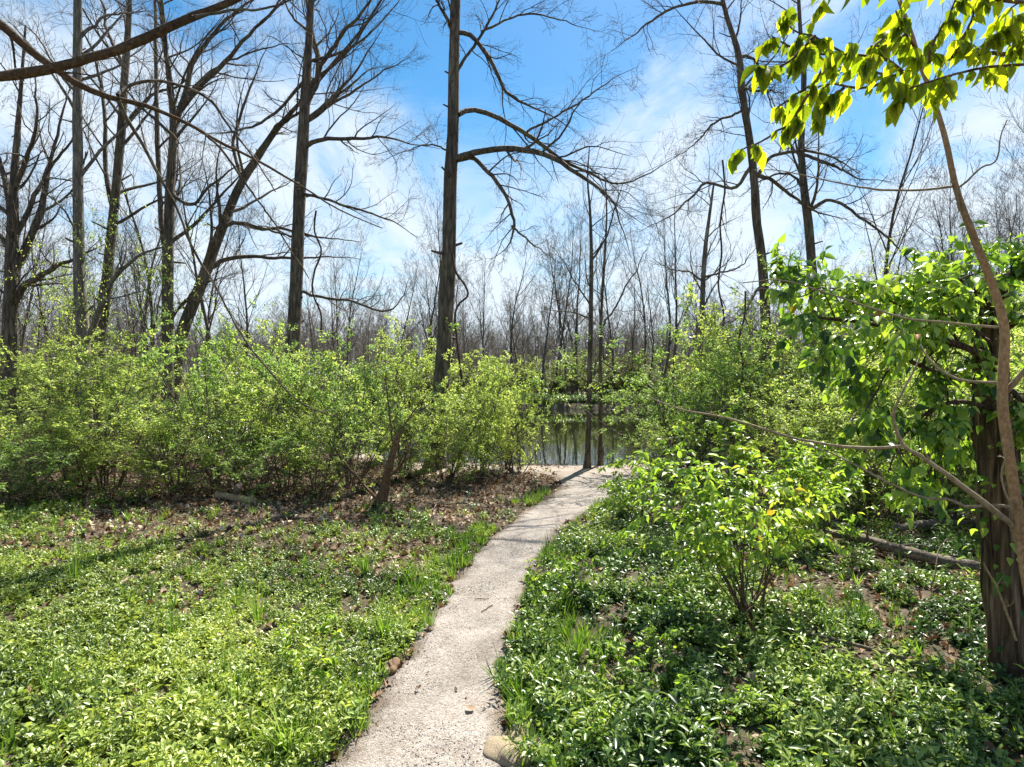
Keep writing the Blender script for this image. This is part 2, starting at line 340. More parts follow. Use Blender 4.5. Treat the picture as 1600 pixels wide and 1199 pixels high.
def gravel_mat(name, tint=(1, 1, 1)):
    k = NT(name); g = k.n('ShaderNodeNewGeometry')
    v = k.n('ShaderNodeTexVoronoi', _Scale=150.0); v2 = k.n('ShaderNodeTexVoronoi', _Scale=60.0); n = k.n('ShaderNodeTexNoise', _Scale=2.2, _Detail=5.0); n2 = k.n('ShaderNodeTexNoise', _Scale=9.0, _Detail=6.0, _Roughness=.7)
    for a in (v, v2, n, n2): k.l(g.outputs['Position'], a.inputs['Vector'])
    sx = k.n('ShaderNodeSeparateColor'); k.l(v.outputs['Color'], sx.inputs[0])
    c = k.ramp(sx.outputs[0], [(0, (.10, .09, .08)), (.14, (.22, .20, .18)), (.6, (.295, .272, .25)), (1, (.40, .375, .35))])
    pm = k.ramp(n.outputs['Fac'], [(.3, (.78, .74, .7)), (.6, (1.08, 1.05, 1.02))])
    pm2 = k.ramp(n2.outputs['Fac'], [(.3, (.8, .76, .7)), (.55, (1.05, 1.04, 1.03))])
    col = k.mixc(1., k.mixc(1., k.mixc(1., c, pm, 'MULTIPLY'), pm2, 'MULTIPLY'), tint, 'MULTIPLY')
    ea = k.n('ShaderNodeAttribute', attribute_name='edge'); n3 = k.n('ShaderNodeTexNoise', _Scale=5.0, _Detail=6.0, _Roughness=.75); k.l(g.outputs['Position'], n3.inputs['Vector'])
    e1 = k.n('ShaderNodeMath', operation='ADD'); k.l(ea.outputs['Fac'], e1.inputs[0]); k.l(n3.outputs['Fac'], e1.inputs[1])
    e2 = k.n('ShaderNodeMapRange'); e2.inputs['From Min'].default_value = .62; e2.inputs['From Max'].default_value = 1.25; e2.inputs['To Max'].default_value = .85; k.l(e1.outputs[0], e2.inputs['Value'])
    soil = k.ramp(n2.outputs['Fac'], [(.35, (.06, .042, .026)), (.65, (.17, .125, .08))]); col = k.mixc(e2.outputs[0], col, soil)
    p = k.n('ShaderNodeBsdfPrincipled', _Roughness=.9); p.inputs['Specular IOR Level'].default_value = .25
    k.l(col, p.inputs['Base Color'])
    b = k.n('ShaderNodeBump', _Strength=.9, _Distance=.006); b.invert = True; k.l(v.outputs['Distance'], b.inputs['Height']); k.l(b.outputs[0], p.inputs['Normal'])
    k.l(p.outputs[0], k.out.inputs['Surface']); return k.m
M['gravel'] = gravel_mat('gravel', (1.02, 1.01, 1.0))
M['gravel_sand'] = gravel_mat('gravel_sandy', (1.06, 1.01, .95))
def rock_mat(name, c1, c2):
    k = NT(name); g = k.n('ShaderNodeTexCoord'); n = k.n('ShaderNodeTexNoise', _Scale=14.0, _Detail=8.0, _Roughness=.7); k.l(g.outputs['Object'], n.inputs['Vector'])
    p = k.n('ShaderNodeBsdfPrincipled', _Roughness=.9); k.l(k.ramp(n.outputs['Fac'], [(.3, c1), (.7, c2)]), p.inputs['Base Color'])
    b = k.n('ShaderNodeBump', _Strength=.8, _Distance=.01); k.l(n.outputs['Fac'], b.inputs['Height']); k.l(b.outputs[0], p.inputs['Normal'])
    k.l(p.outputs[0], k.out.inputs['Surface']); return k.m
M['rock_tan'] = rock_mat('rock_tan', (.2, .15, .09), (.42, .33, .22))
M['rock_brown'] = rock_mat('rock_brown', (.1, .055, .03), (.36, .22, .12))
def pebble_mat():
    k = NT('pebble'); oi = k.n('ShaderNodeAttribute', attribute_name='tone', attribute_type='INSTANCER')
    p = k.n('ShaderNodeBsdfPrincipled', _Roughness=.85); k.l(k.ramp(oi.outputs['Fac'], [(0, (.07, .062, .055)), (.3, (.2, .18, .16)), (.7, (.32, .3, .275)), (1, (.48, .465, .44))]), p.inputs['Base Color'])
    k.l(p.outputs[0], k.out.inputs['Surface']); return k.m
M['pebble'] = pebble_mat()
def water_mat():
    k = NT('pond_water'); g = k.n('ShaderNodeNewGeometry'); mp = k.n('ShaderNodeMapping'); mp.inputs['Scale'].default_value = (1, .45, 1); k.l(g.outputs['Position'], mp.inputs['Vector'])
    n = k.n('ShaderNodeTexNoise', _Scale=3.2, _Detail=3.0); k.l(mp.outputs[0], n.inputs['Vector'])
    p = k.n('ShaderNodeBsdfPrincipled', _Roughness=.03, _IOR=1.33); p.inputs['Base Color'].default_value = (.016, .02, .008, 1); p.inputs['Specular IOR Level'].default_value = .8
    b = k.n('ShaderNodeBump', _Strength=.10, _Distance=.02); k.l(n.outputs['Fac'], b.inputs['Height']); k.l(b.outputs[0], p.inputs['Normal'])
    k.l(p.outputs[0], k.out.inputs['Surface']); return k.m
M['water'] = water_mat()

# ------------------------------------------------------------------ terrain
PY = np.array([745, 765, 780, 800, 820, 840, 870, 900, 950, 1000, 1050, 1100, 1150, 1199, 1350, 1700])
PL = np.array([862, 868, 850, 815, 787, 762, 732, 710, 673, 643, 604, 572, 535, 500, 400, 180])
PR = np.array([1012, 996, 970, 928, 893, 875, 858, 843, 826, 813, 800, 797, 805, 828, 880, 960])
PD = F * CZ / (PY - HY)
PLX = (PL - 800) / F * PD; PRX = (PR - 800) / F * PD
_o = np.argsort(PD)
def path_l(y): return np.interp(y, PD[_o], PLX[_o])
def path_r(y): return np.interp(y, PD[_o], PRX[_o])
def shore(x):
    x = np.asarray(x, float)
    return 12.35 + 1.3 * np.maximum(0, -1.6 - x) + 1.15 * np.maximum(0, x - 4.6) + .25 * (vnoise(x * 1.3, x * 0 + 3, 5) - .5)
FARY = 53.0
def inpond(x, y):
    """signed metres inside the pond"""
    fy = FARY + 2.0 * (vnoise(np.asarray(x, float) * .22, np.asarray(x, float) * 0, 9) - .5)
    return np.minimum(np.minimum(y - shore(x), fy - y), 30 - np.abs(np.asarray(x, float) - 2))
WZ = -0.9
def hz(x, y):
    x = np.asarray(x, float); y = np.asarray(y, float)
    z = .05 * (vnoise(x * .8, y * .8, 1) - .5) + .03 * (vnoise(x * 2.3, y * 2.3, 2) - .5)
    off = smooth(0, .5, x - path_r(y)) * smooth(12.3, 10.8, y)
    offl = smooth(0, .6, path_l(y) - x)
    z = z * np.maximum(np.maximum(off, offl), .25)
    z = z + off * .03 * smooth(6.5, 8.2, y) * smooth(10.4, 8.8, y)
    z = z + .04 * off * smooth(0, .4, x - path_r(y)) + .03 * offl
    z = z - .38 * smooth(20, 54, y)
    z = z + .9 * smooth(-6, -30, x) * smooth(12, 60, y) * .3
    ins = inpond(x, y)
    k = smooth(-.1, 1.1, ins)
    k2 = smooth(-3.5, 1.5, ins) * smooth(30, 50, y)
    z = z - .1 * k2
    return z * (1 - k) + (-1.7) * k
def GP(px, py): d = F * CZ / (py - HY); return (px - 800) / F * d, d

def gridmesh(name, xs, ys, zf, mat):
    X, Y = np.meshgrid(xs, ys); V = np.stack([X, Y, zf(X, Y)], -1).reshape(-1, 3)
    i = np.arange(len(xs) * len(ys)).reshape(len(ys), len(xs))
    q = np.stack([i[:-1, :-1], i[:-1, 1:], i[1:, 1:], i[1:, :-1]], -1).reshape(-1, 4)
    return newmesh(name, V, [q], mat, smoothf=True)
xs = np.unique(np.round(np.concatenate([np.arange(-8, 8.01, .1), np.arange(-30, -8, .6), np.arange(8.4, 36, .6), np.linspace(36, 900, 24), -np.linspace(30.6, 900, 24)]), 4))
ys = np.unique(np.round(np.concatenate([np.arange(-4, 14.5, .1), np.arange(14.5, 62, .5), np.linspace(62, 1400, 40), np.linspace(-300, -4.5, 14)]), 4))
tag(link('ground', gridmesh('ground', xs, ys, hz, M['ground'])), 'brown leaf-strewn woodland soil under the plants', kind='structure')
tag(link('pond_water', newmesh('pond_water', np.array([(-30, 11, WZ), (34, 11, WZ), (34, 56, WZ), (-30, 56, WZ)]), [np.array([[0, 1, 2, 3]])], M['water'])), 'still pond reflecting bare trees and pale sky', kind='structure')
# gravel path (winding) with frayed edges
yy = np.concatenate([np.arange(1.2, 6, .05), np.arange(6, 11.35, .07)])
nc = 13; rows = []
for y in yy:
    l = path_l(y) + .07 * (vnoise(y * 3.1, 0, 3) - .5) + .05 * (vnoise(y * 11, 0, 4) - .5); r = path_r(y) + .07 * (vnoise(y * 3.3, 5, 3) - .5) + .05 * (vnoise(y * 11, 5, 4) - .5)
    x = np.linspace(l, r, nc); e = np.minimum(np.arange(nc), nc - 1 - np.arange(nc))
    z = hz(x, np.full(nc, y)) + np.where(e == 0, -.012, np.where(e == 1, .012, .018)) + .008 * (vnoise(x * 5, y * 5, 8) - .5)
    rows.append(np.stack([x, np.full(nc, y), z], -1))
V = np.array(rows); EDG = np.tile(np.clip(1 - np.minimum(np.arange(nc), nc - 1 - np.arange(nc)) / 2.6, 0, 1), len(yy)); i = np.arange(V.shape[0] * nc).reshape(-1, nc)
q = np.stack([i[:-1, :-1], i[:-1, 1:], i[1:, 1:], i[1:, :-1]], -1).reshape(-1, 4)
pm_ = newmesh('gravel_path', V.reshape(-1, 3), [q], M['gravel'], smoothf=True); pm_.attributes.new('edge', 'FLOAT', 'POINT').data.foreach_set('value', EDG.astype(np.float32))
tag(link('gravel_path', pm_), 'winding pale gravel footpath leading to the pond', kind='structure')
rows = []
for x in np.arange(-9, 9, .1):
    sh = shore(x); y0 = sh - 1.35 + .16 * (vnoise(x * 1.5, 1, 6) - .5) + .1 * (vnoise(x * 7, 1, 6) - .5); y1 = sh - .12 + .08 * (vnoise(x * 5, 2, 6) - .5)
    y = np.linspace(y0, y1, 9); e = np.minimum(np.arange(9), 8 - np.arange(9)); z = hz(np.full(9, x), y) + np.where(e == 0, -.012, .026)
    rows.append(np.stack([np.full(9, x), y, z], -1))
V = np.array(rows); i = np.arange(V.shape[0] * 9).reshape(-1, 9)
q = np.stack([i[:-1, :-1], i[1:, :-1], i[1:, 1:], i[:-1, 1:]], -1).reshape(-1, 4)
tag(link('shore_path', newmesh('shore_path', V.reshape(-1, 3), [q], M['gravel_sand'], smoothf=True)), 'sandy gravel track along the near pond edge', kind='structure')
rows = []
for x in np.arange(-24, 30, .5):
    fy = 57.2 + .8 * vnoise(x * .2, 3, 1); y = np.array([fy, fy + .9, fy + 1.8]); rows.append(np.stack([np.full(3, x), y, hz(np.full(3, x), y) + .05], -1))
V = np.array(rows); i = np.arange(V.shape[0] * 3).reshape(-1, 3)
q = np.stack([i[:-1, :-1], i[1:, :-1], i[1:, 1:], i[:-1, 1:]], -1).reshape(-1, 4)
tag(link('far_track', newmesh('far_track', V.reshape(-1, 3), [q], M['gravel_sand'], smoothf=True)), 'pale track on the far bank of the pond', kind='structure')

# ------------------------------------------------------------------ scatter through geometry nodes
def scatter(name, label, pos, rot, scl, protos, cat, extra=None, structure=False):
    coll = bpy.data.collections.new(name + '_kinds')
    for a, me in enumerate(protos):
        o = bpy.data.objects.new('%s_kind_%02d' % (name, a), me); coll.objects.link(o)
    n = len(pos); me = newmesh0(name, pos)
    rng = np.random.default_rng(n)
    for nm, ty, arr in (('rot', 'FLOAT_VECTOR', rot), ('scl', 'FLOAT', scl), ('idx', 'INT', rng.integers(0, len(protos), n)), ('tone', 'FLOAT', rng.random(n))):
        a = me.attributes.new(nm, ty, 'POINT'); a.data.foreach_set('vector' if ty == 'FLOAT_VECTOR' else 'value', np.asarray(arr, dtype=np.int32 if ty == 'INT' else np.float32).ravel())
    o = link(name, me); tag(o, label, cat, kind='stuff')
    ng = bpy.data.node_groups.new(name + '_nodes', 'GeometryNodeTree')
    ng.interface.new_socket(name='Geometry', in_out='INPUT', socket_type='NodeSocketGeometry'); ng.interface.new_socket(name='Geometry', in_out='OUTPUT', socket_type='NodeSocketGeometry')
    N = ng.nodes.new; i = N('NodeGroupInput'); out = N('NodeGroupOutput'); iop = N('GeometryNodeInstanceOnPoints'); ci = N('GeometryNodeCollectionInfo')
    ci.inputs['Collection'].default_value = coll; ci.inputs['Separate Children'].default_value = True; ci.inputs['Reset Children'].default_value = True
    def na(nm, ty):
        x = N('GeometryNodeInputNamedAttribute'); x.data_type = ty; x.inputs['Name'].default_value = nm
        return [s for s in x.outputs if s.enabled and s.name == 'Attribute'][0]
    iop.inputs['Pick Instance'].default_value = True
    K = ng.links.new
    K(i.outputs[0], iop.inputs['Points']); K(ci.outputs[0], iop.inputs['Instance']); K(na('idx', 'INT'), iop.inputs['Instance Index'])
    er = N('FunctionNodeEulerToRotation'); K(na('rot', 'FLOAT_VECTOR'), er.inputs[0]); K(er.outputs[0], iop.inputs['Rotation'])
    K(na('scl', 'FLOAT'), iop.inputs['Scale']); K(iop.outputs[0], out.inputs[0])
    md = o.modifiers.new('scatter', 'NODES'); md.node_group = ng
    return o
def newmesh0(name, pos):
    me = bpy.data.meshes.new(name); me.vertices.add(len(pos)); me.vertices.foreach_set('co', np.ascontiguousarray(pos, dtype=np.float32).ravel()); me.update(); return me

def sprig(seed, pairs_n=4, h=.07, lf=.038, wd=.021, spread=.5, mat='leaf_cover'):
    r = np.random.default_rng(seed); ps = []; ds = []; ns = []; Ls = []
    nst = r.integers(2, 4); sp_ = []
    for s in range(nst):
        a = r.uniform(0, 6.28); d = norm(np.array([math.cos(a) * spread, math.sin(a) * spread, 1.0]))
        P = grow(np.zeros((1, 3)) + np.array([r.normal(0, .015), r.normal(0, .015), -.01]), d[None], [h * r.uniform(.7, 1.4)], 5, r, .2, (0, 0, 1), .1)
        sp_.append(P[0]); s_, t_ = along(P, pairs_n, r, .15, 1.0)
        for k in range(len(s_)):
            b = k * 1.57 + a
            for q_ in (0, math.pi):
                hh = np.array([math.cos(b + q_), math.sin(b + q_), 0]); ps.append(s_[k]); ds.append(norm(hh + t_[k] * r.uniform(.3, .9) + r.normal(0, .12, 3))); ns.append(norm(t_[k] + r.normal(0, .25, 3) - hh * .2)); Ls.append(lf * r.uniform(.7, 1.15) * (1 - .25 * k / len(s_)))
    ps, ds, ns, Ls = map(np.array, (ps, ds, ns, Ls))
    V, Fc = leafgeo(T_MID, ps, ds, ns, Ls, Ls * wd / lf); rr = np.repeat(r.random(len(ps)) * .8 + r.uniform(0, .2), len(T_MID[1]))
    V2, F2 = tubes([(np.array(sp_), np.full((nst, 5), .0012), 3)])
    return newmesh('sprig', np.vstack([V, V2]), [Fc, F2 + len(V)], M[mat], np.concatenate([rr, np.full(len(F2), .1)]))
def tuft(seed, n=14, h=.16, w=.005, mat='grass', spread=.5):
    r = np.random.default_rng(seed); a = r.uniform(0, 6.28, n); sp_ = r.uniform(.05, spread, n)
    d = np.stack([np.cos(a) * sp_, np.sin(a) * sp_, np.ones(n)], -1); s = np.stack([np.cos(a) * .015, np.sin(a) * .015, a * 0 - .01], -1)
    P = grow(s, d, h * r.uniform(.5, 1.1, n), 5, r, .06, (0, 0, -1), .18)
    side = norm(np.cross(d, [0, 0, 1.0])); ww = w * np.array([.8, 1, .8, .5, .05])
    V = np.stack([P - side[:, None] * ww[None, :, None], P + side[:, None] * ww[None, :, None]], 2).reshape(-1, 3)
    i = np.arange(n * 10).reshape(n, 5, 2); q = np.stack([i[:, :-1, 0], i[:, :-1, 1], i[:, 1:, 1], i[:, 1:, 0]], -1).reshape(-1, 4)
    return newmesh('tuft', V, [q], M[mat], np.repeat(r.random(n), 4))
def deadleaf(seed):
    r = np.random.default_rng(seed); V, Fc = T_MID; V = V.copy(); V[:, 1] -= .5; V[:, 0] *= r.uniform(.7, 1.5); V[:, 2] += r.uniform(.2, 1.1) * V[:, 0] ** 2 * 2 + r.uniform(-.7, .9) * V[:, 1] ** 2 + .05; V += r.normal(0, .06, V.shape)
    return newmesh('dead_leaf', V, [Fc], M['litter'], np.full(len(Fc), r.random()))
def rock(seed, mat, flat=.7, sub=2, amp=.2):
    import bmesh
    bm = bmesh.new(); bmesh.ops.create_icosphere(bm, subdivisions=sub, radius=1.0)
    r = np.random.default_rng(seed); ks = r.normal(0, 1, (7, 3)); ph = r.uniform(0, 6, 7)
    for v in bm.verts:
        c = np.array(v.co); f = sum(np.sin(c @ ks[j] * (1.2 + j * .5) + ph[j]) / (1 + j * .6) for j in range(7)) * amp * .5
        v.co = Vector(c * (1 + f)); v.co.z *= flat
    me = bpy.data.meshes.new('rock'); bm.to_mesh(me); bm.free(); me.materials.append(mat); return me
def sample(n, x0, x1, y0, y1, dens, seed):
    r = np.random.default_rng(seed); x = r.uniform(x0, x1, n); y = y0 + (y1 - y0) * r.random(n); k = r.random(n) < dens(x, y); return x[k], y[k], r
def place(x, y, r, dz=0, tilt=.15): 
    pos = np.stack([x, y, hz(x, y) + dz], -1); rot = np.stack([r.normal(0, tilt, len(x)), r.normal(0, tilt, len(x)), r.uniform(0, 6.28, len(x))], -1); return pos, rot
def offpath(x, y, m=.03): return (x < path_l(y) - m + .12 * (vnoise(x * 4, y * 4, 11) - .3)) | (x > path_r(y) + m - .12 * (vnoise(x * 4, y * 4, 12) - .3)) | (y > 11.6)
def in_view(x, y, m=.5): return np.abs(x) < y * .80 + m
def dens_cover(x, y):
    left = x < path_l(y)
    pn = vnoise(x * 1.1, y * 1.1, 21) * .6 + vnoise(x * 3.1, y * 3.1, 22) * .4
    dl = smooth(6.6, 4.6, y + np.maximum(x + 2.2, 0) * .35 + 3.4 * (pn - .5)) + .02 + .28 * smooth(.55, .72, pn) * (y < 8.2) + .6 * smooth(-4.2, -5.6, x) * smooth(10.5, 8, y)
    dr = smooth(.25, .5, pn + .4 - .34 * smooth(1.6, 2.3, x) * (y > 3.7)) * .95
    pg = vnoise(x * 5.5, y * 5.5, 23) * .6 + vnoise(x * 2.2, y * 2.2, 24) * .4
    d = np.where(left, dl, dr) * (.3 + .7 * smooth(.22, .5, pn + .1)) * np.where(left & (y < 6.5), .24 + .8 * smooth(.3, .54, pg), .06 + 1.08 * smooth(.34, .58, pg)) * (1 - .9 * smooth(1.5, 2.0, x) * smooth(.8, .5, pg) * smooth(3.0, 3.6, y) * (y < 7))
    d *= (y < 10.6) * offpath(x, y) * (1 - smooth(7.5, 9, y) * (x > path_r(y)) * (x < path_r(y) + .35)) * in_view(x, y) * np.where(y < 6, 1, .75)
    return np.clip(d, 0, 1)
# near zone
x, y, r = sample(46000, -7.2, 7.2, 2.0, 6.5, dens_cover, 1)
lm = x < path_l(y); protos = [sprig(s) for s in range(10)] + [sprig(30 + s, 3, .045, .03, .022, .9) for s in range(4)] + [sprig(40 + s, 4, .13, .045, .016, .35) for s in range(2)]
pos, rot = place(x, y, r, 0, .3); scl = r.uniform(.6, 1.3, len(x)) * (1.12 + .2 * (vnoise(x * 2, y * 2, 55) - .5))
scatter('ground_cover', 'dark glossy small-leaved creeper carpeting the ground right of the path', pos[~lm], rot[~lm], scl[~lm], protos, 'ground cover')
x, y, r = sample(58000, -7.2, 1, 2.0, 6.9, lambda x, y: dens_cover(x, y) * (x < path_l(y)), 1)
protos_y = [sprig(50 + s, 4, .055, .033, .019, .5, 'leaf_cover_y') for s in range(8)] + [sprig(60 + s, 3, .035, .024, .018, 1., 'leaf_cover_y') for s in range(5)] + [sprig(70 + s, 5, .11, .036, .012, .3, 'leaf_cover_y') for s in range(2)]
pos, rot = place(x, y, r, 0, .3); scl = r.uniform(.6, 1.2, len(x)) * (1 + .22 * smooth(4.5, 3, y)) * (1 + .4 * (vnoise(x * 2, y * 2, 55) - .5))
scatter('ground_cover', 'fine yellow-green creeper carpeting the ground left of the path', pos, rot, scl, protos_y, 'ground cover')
nA = len(x)
x, y, r = sample(36000, -10, 10, 6.5, 11.6, dens_cover, 2)
pos, rot = place(x, y, r, 0, .22); scl = r.uniform(.9, 1.5, len(x))
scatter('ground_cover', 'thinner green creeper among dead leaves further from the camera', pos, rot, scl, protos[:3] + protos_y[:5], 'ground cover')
STAT = [('cover', nA, len(x))]
# under the woods beyond, coarser
def dens_far(x, y): return (inpond(x, y) < -.15) * (y > 13.5) * (.25 + .75 * smooth(.4, .6, vnoise(x * .5, y * .5, 31))) * in_view(x, y, 2)
x, y, r = sample(30000, -40, 42, 11.5, 64, dens_far, 3)
pos, rot = place(x, y, r, 0, .2); scl = r.uniform(1.6, 3.4, len(x)) * (1 + y / 40)
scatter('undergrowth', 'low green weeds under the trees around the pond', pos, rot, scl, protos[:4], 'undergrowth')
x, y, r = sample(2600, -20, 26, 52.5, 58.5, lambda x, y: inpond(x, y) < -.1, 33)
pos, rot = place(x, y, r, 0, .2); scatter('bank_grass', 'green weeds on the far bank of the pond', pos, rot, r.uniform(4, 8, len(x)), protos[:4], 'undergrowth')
# grass
def dens_grass(x, y):
    e = np.minimum(np.abs(x - path_l(y)), np.abs(x - path_r(y)))
    g = (y < 9.2) * .9 * smooth(.45, .05, e) * (vnoise(x * 2, y * 1.5, 41) > .42) + (y < 7.5) * .6 * smooth(.62, .75, vnoise(x * .9, y * .9, 42)) + .05 * (y < 8)
    return g * offpath(x, y, -.02) * in_view(x, y) * (y < 11.2)
x, y, r = sample(30000, -8, 8, 2.0, 11.2, dens_grass, 4)
pos, rot = place(x, y, r, 0, .15); scl = r.uniform(.35, 1.0, len(x))
scatter('grass', 'tufts of fresh green grass edging the path and dotted in the creeper', pos, rot, scl, [tuft(s) for s in range(6)] + [tuft(9, 9, .22, .004, spread=.3)], 'grass')
# dead leaves
def dens_lit(x, y):
    e = np.minimum(np.abs(x - path_l(y)), np.abs(x - path_r(y)))
    return np.clip(.3 + .8 * smooth(4.6, 6.8, y) * (x < path_l(y)) + .6 * (x > 1.7) + .5 * smooth(.3, .02, e), 0, 1) * offpath(x, y, -.04) * in_view(x, y, 1) * (inpond(x, y) < -.1)
x, y, r = sample(60000, -10, 10, 2.0, 13, dens_lit, 5)
pos, rot = place(x, y, r, .012, .35); scl = .018 + .045 * r.random(len(x)) ** 1.5
scatter('leaf_litter', 'brown and tan dead leaves lying between the plants', pos, rot, scl, [deadleaf(s) for s in range(10)], 'leaf litter')
# loose debris on the path
x, y, r = sample(3800, -2, 3, 2.2, 11.5, lambda x, y: (x > path_l(y) - .02) * (x < path_r(y) + .02) * np.clip(.12 + 1.2 * smooth(.16, .0, np.minimum(x - path_l(y), path_r(y) - x)), 0, 1), 6)
pos, rot = place(x, y, r, .022, .1); scl = r.uniform(.006, .02, len(x))
scatter('path_debris', 'scattered dry leaf scraps on the gravel path', pos, rot, scl, [deadleaf(s) for s in range(20, 24)], 'debris')
x, y, r = sample(60000, -1.6, 1.6, 2.3, 8.5, lambda x, y: ((x > path_l(y) - .04) & (x < path_r(y) + .04)) * smooth(9, 3.2, y), 7)
pos, rot = place(x, y, r, .017, 1.5); scl = .0018 + .003 * r.random(len(x)) ** 2
scatter('gravel', 'loose grey and white gravel grains on the path', pos, rot, scl, [rock(s, M['pebble'], .7, 1, .35) for s in range(4)], 'gravel')
# sticks lying about
def sticks(n, seed, x0, x1, y0, y1, dens):
    x, y, r = sample(n, x0, x1, y0, y1, dens, seed); a = r.uniform(0, 6.28, len(x)); ln = r.uniform(.12, .7, len(x)) * (r.random(len(x)) + .4)
    P = grow(np.stack([x, y, hz(x, y) + .03], -1), np.stack([np.cos(a), np.sin(a), r.normal(.02, .08, len(x))], -1), ln, 5, r, .12); P[..., 2] = np.maximum(P[..., 2], hz(P[..., 0], P[..., 1]) + .012)
    return P, r.uniform(.002, .006, len(x))[:, None] * np.linspace(1, .4, 5)
P, R = sticks(1700, 12, -9, 9, 2.2, 12, lambda x, y: (.15 + .85 * smooth(4.5, 7, y) + .4 * (x > 1.8)) * offpath(x, y, 0) * in_view(x, y))
V, Fq = tubes([(P, R, 4)])
tag(link('fallen_twigs', newmesh('fallen_twigs', V, [Fq], M['deadwood'])), 'dry thin twigs strewn over the woodland floor', 'twigs', kind='stuff')

# ------------------------------------------------------------------ trees
def batch_mesh(name, batches, mat, jitter=0, seed=0, base=(0, 0, 0), sm=True):
    V, Fq = tubes(batches, jitter, seed); return newmesh(name, V - np.array(base), [Fq], mat, smoothf=sm)
def twigset(P, R, rng, n=(5, 5, 4), lf=((.4, .7), (.4, .75), (.5, .95)), ang=(25, 65), trop=(0, 0, 1), tk=.06, wander=.17, minr=.0022, t0=.12, K=(8, 6, 5), up=.3):
    out = []; a, b = P, R
    for q_ in range(len(n)):
        a, b = kids(a, b, n[q_], rng, t0 if q_ == 0 else .12, 1.0, ang, lf[q_], .46, K[q_], wander, trop, tk, minr * (1.3, 1.1, .8)[q_], .3, up, .5)
        out.append((a, b, 4 if q_ == 0 else 3))
    return out
def px_path(pts, d, drift=0.0, n=24, wig=0.0, rng=None):
    """pts (px,py,w_px); returns path (n,3) and radii; drift = metres of depth gained at the end"""
    m = len(pts); s = np.linspace(0, 1, m); A = []
    for (px, py, w), t in zip(pts, s):
        dd = d + drift * t; A.append([*at(px, py, dd), w / 2 / F * dd])
    S = spline(A, n)
    if wig and rng is not None: S[:, :3] += np.cumsum(rng.normal(0, wig, (n, 3)), 0) * .3
    return S[:, :3], np.maximum(S[:, 3], .001)
def hero(name, label, cat, d, trunk, limbs, mat='bark', seed=0, auto=(14, .25, .8), tw=(5, 5, 4), autolen=(.18, .3), sides=12, jit=.05, trop=(0, 0, 1), tk=.06, minr=.003, drift=0, group=None, droop=False, twmat=None, lt0=.15, tp=40, autopar=None):
    rng = np.random.default_rng(seed)
    P, R = px_path(trunk, d, drift, tp)
    P = P.copy(); bx, by = P[0, 0], P[0, 1]; bz = float(hz(bx, by)); base = np.array([bx, by, bz])
    P[0, 2] = min(P[0, 2], bz - .05)
    th = thing(name, label, cat, tuple(base), group)
    # root flare
    hgt = P[:, 2] - bz; R = R * (1 + .5 * np.exp(-np.maximum(hgt, 0) / .18))
    link('trunk', batch_mesh('trunk', [(P[None], R[None], sides)], M[mat], jit, seed, base), th)
    LP = [];LR = []
    for k, (pts, dr) in enumerate(limbs):
        j = int(np.argmin(np.linalg.norm(P - at(pts[0][0], pts[0][1], d)[None], axis=1))); dj = P[j, 1]
        lp, lr = px_path(pts, dj, dr, 24, .036 * d / 12, rng); lr = lr * (1 - .65 * np.linspace(0, 1, 24) ** 3)
        link('limb', batch_mesh('limb', [(lp[None], lr[None], 7)], M[mat], .05, seed + k, base), th)
        LP.append(lp); LR.append(lr)
    bt = []
    q1, q2 = kids(P[None], R[None], 12, rng, .15, .95, (50, 85), (.012, .035), .28, 4, .12, (0, 0, 1), .0, .004, .6, 0, 0); bt.append((q1, q2, 4))
    if LP: 
        LP = np.array(LP); LR = np.array(LR)
        bt += twigset(LP, LR, rng, (tw[0] + 4, tw[1], tw[2]), trop=trop, tk=tk, minr=minr * .72, t0=lt0, lf=((.22, .5), (.4, .75), (.5, .95)))
    if auto[0]:
        a, b = kids(P[None], R[None], auto[0], rng, auto[1], 1.0, (35, 65), autolen, .42, 14, .09, (0, 0, 1), .05, .006, .12, 0, .35)
        for k in range(len(a)): link('limb', batch_mesh('limb', [(a[k][None], b[k][None], 6)], M[mat], .04, k, base), th)
        bt += twigset(a, b, rng, tw, trop=trop, tk=tk, minr=minr * .72)
    if bt:
        o = link('twigs', batch_mesh('twigs', bt, M[twmat or mat], 0, 0, base), th); o['kind'] = 'stuff'
    return th, base

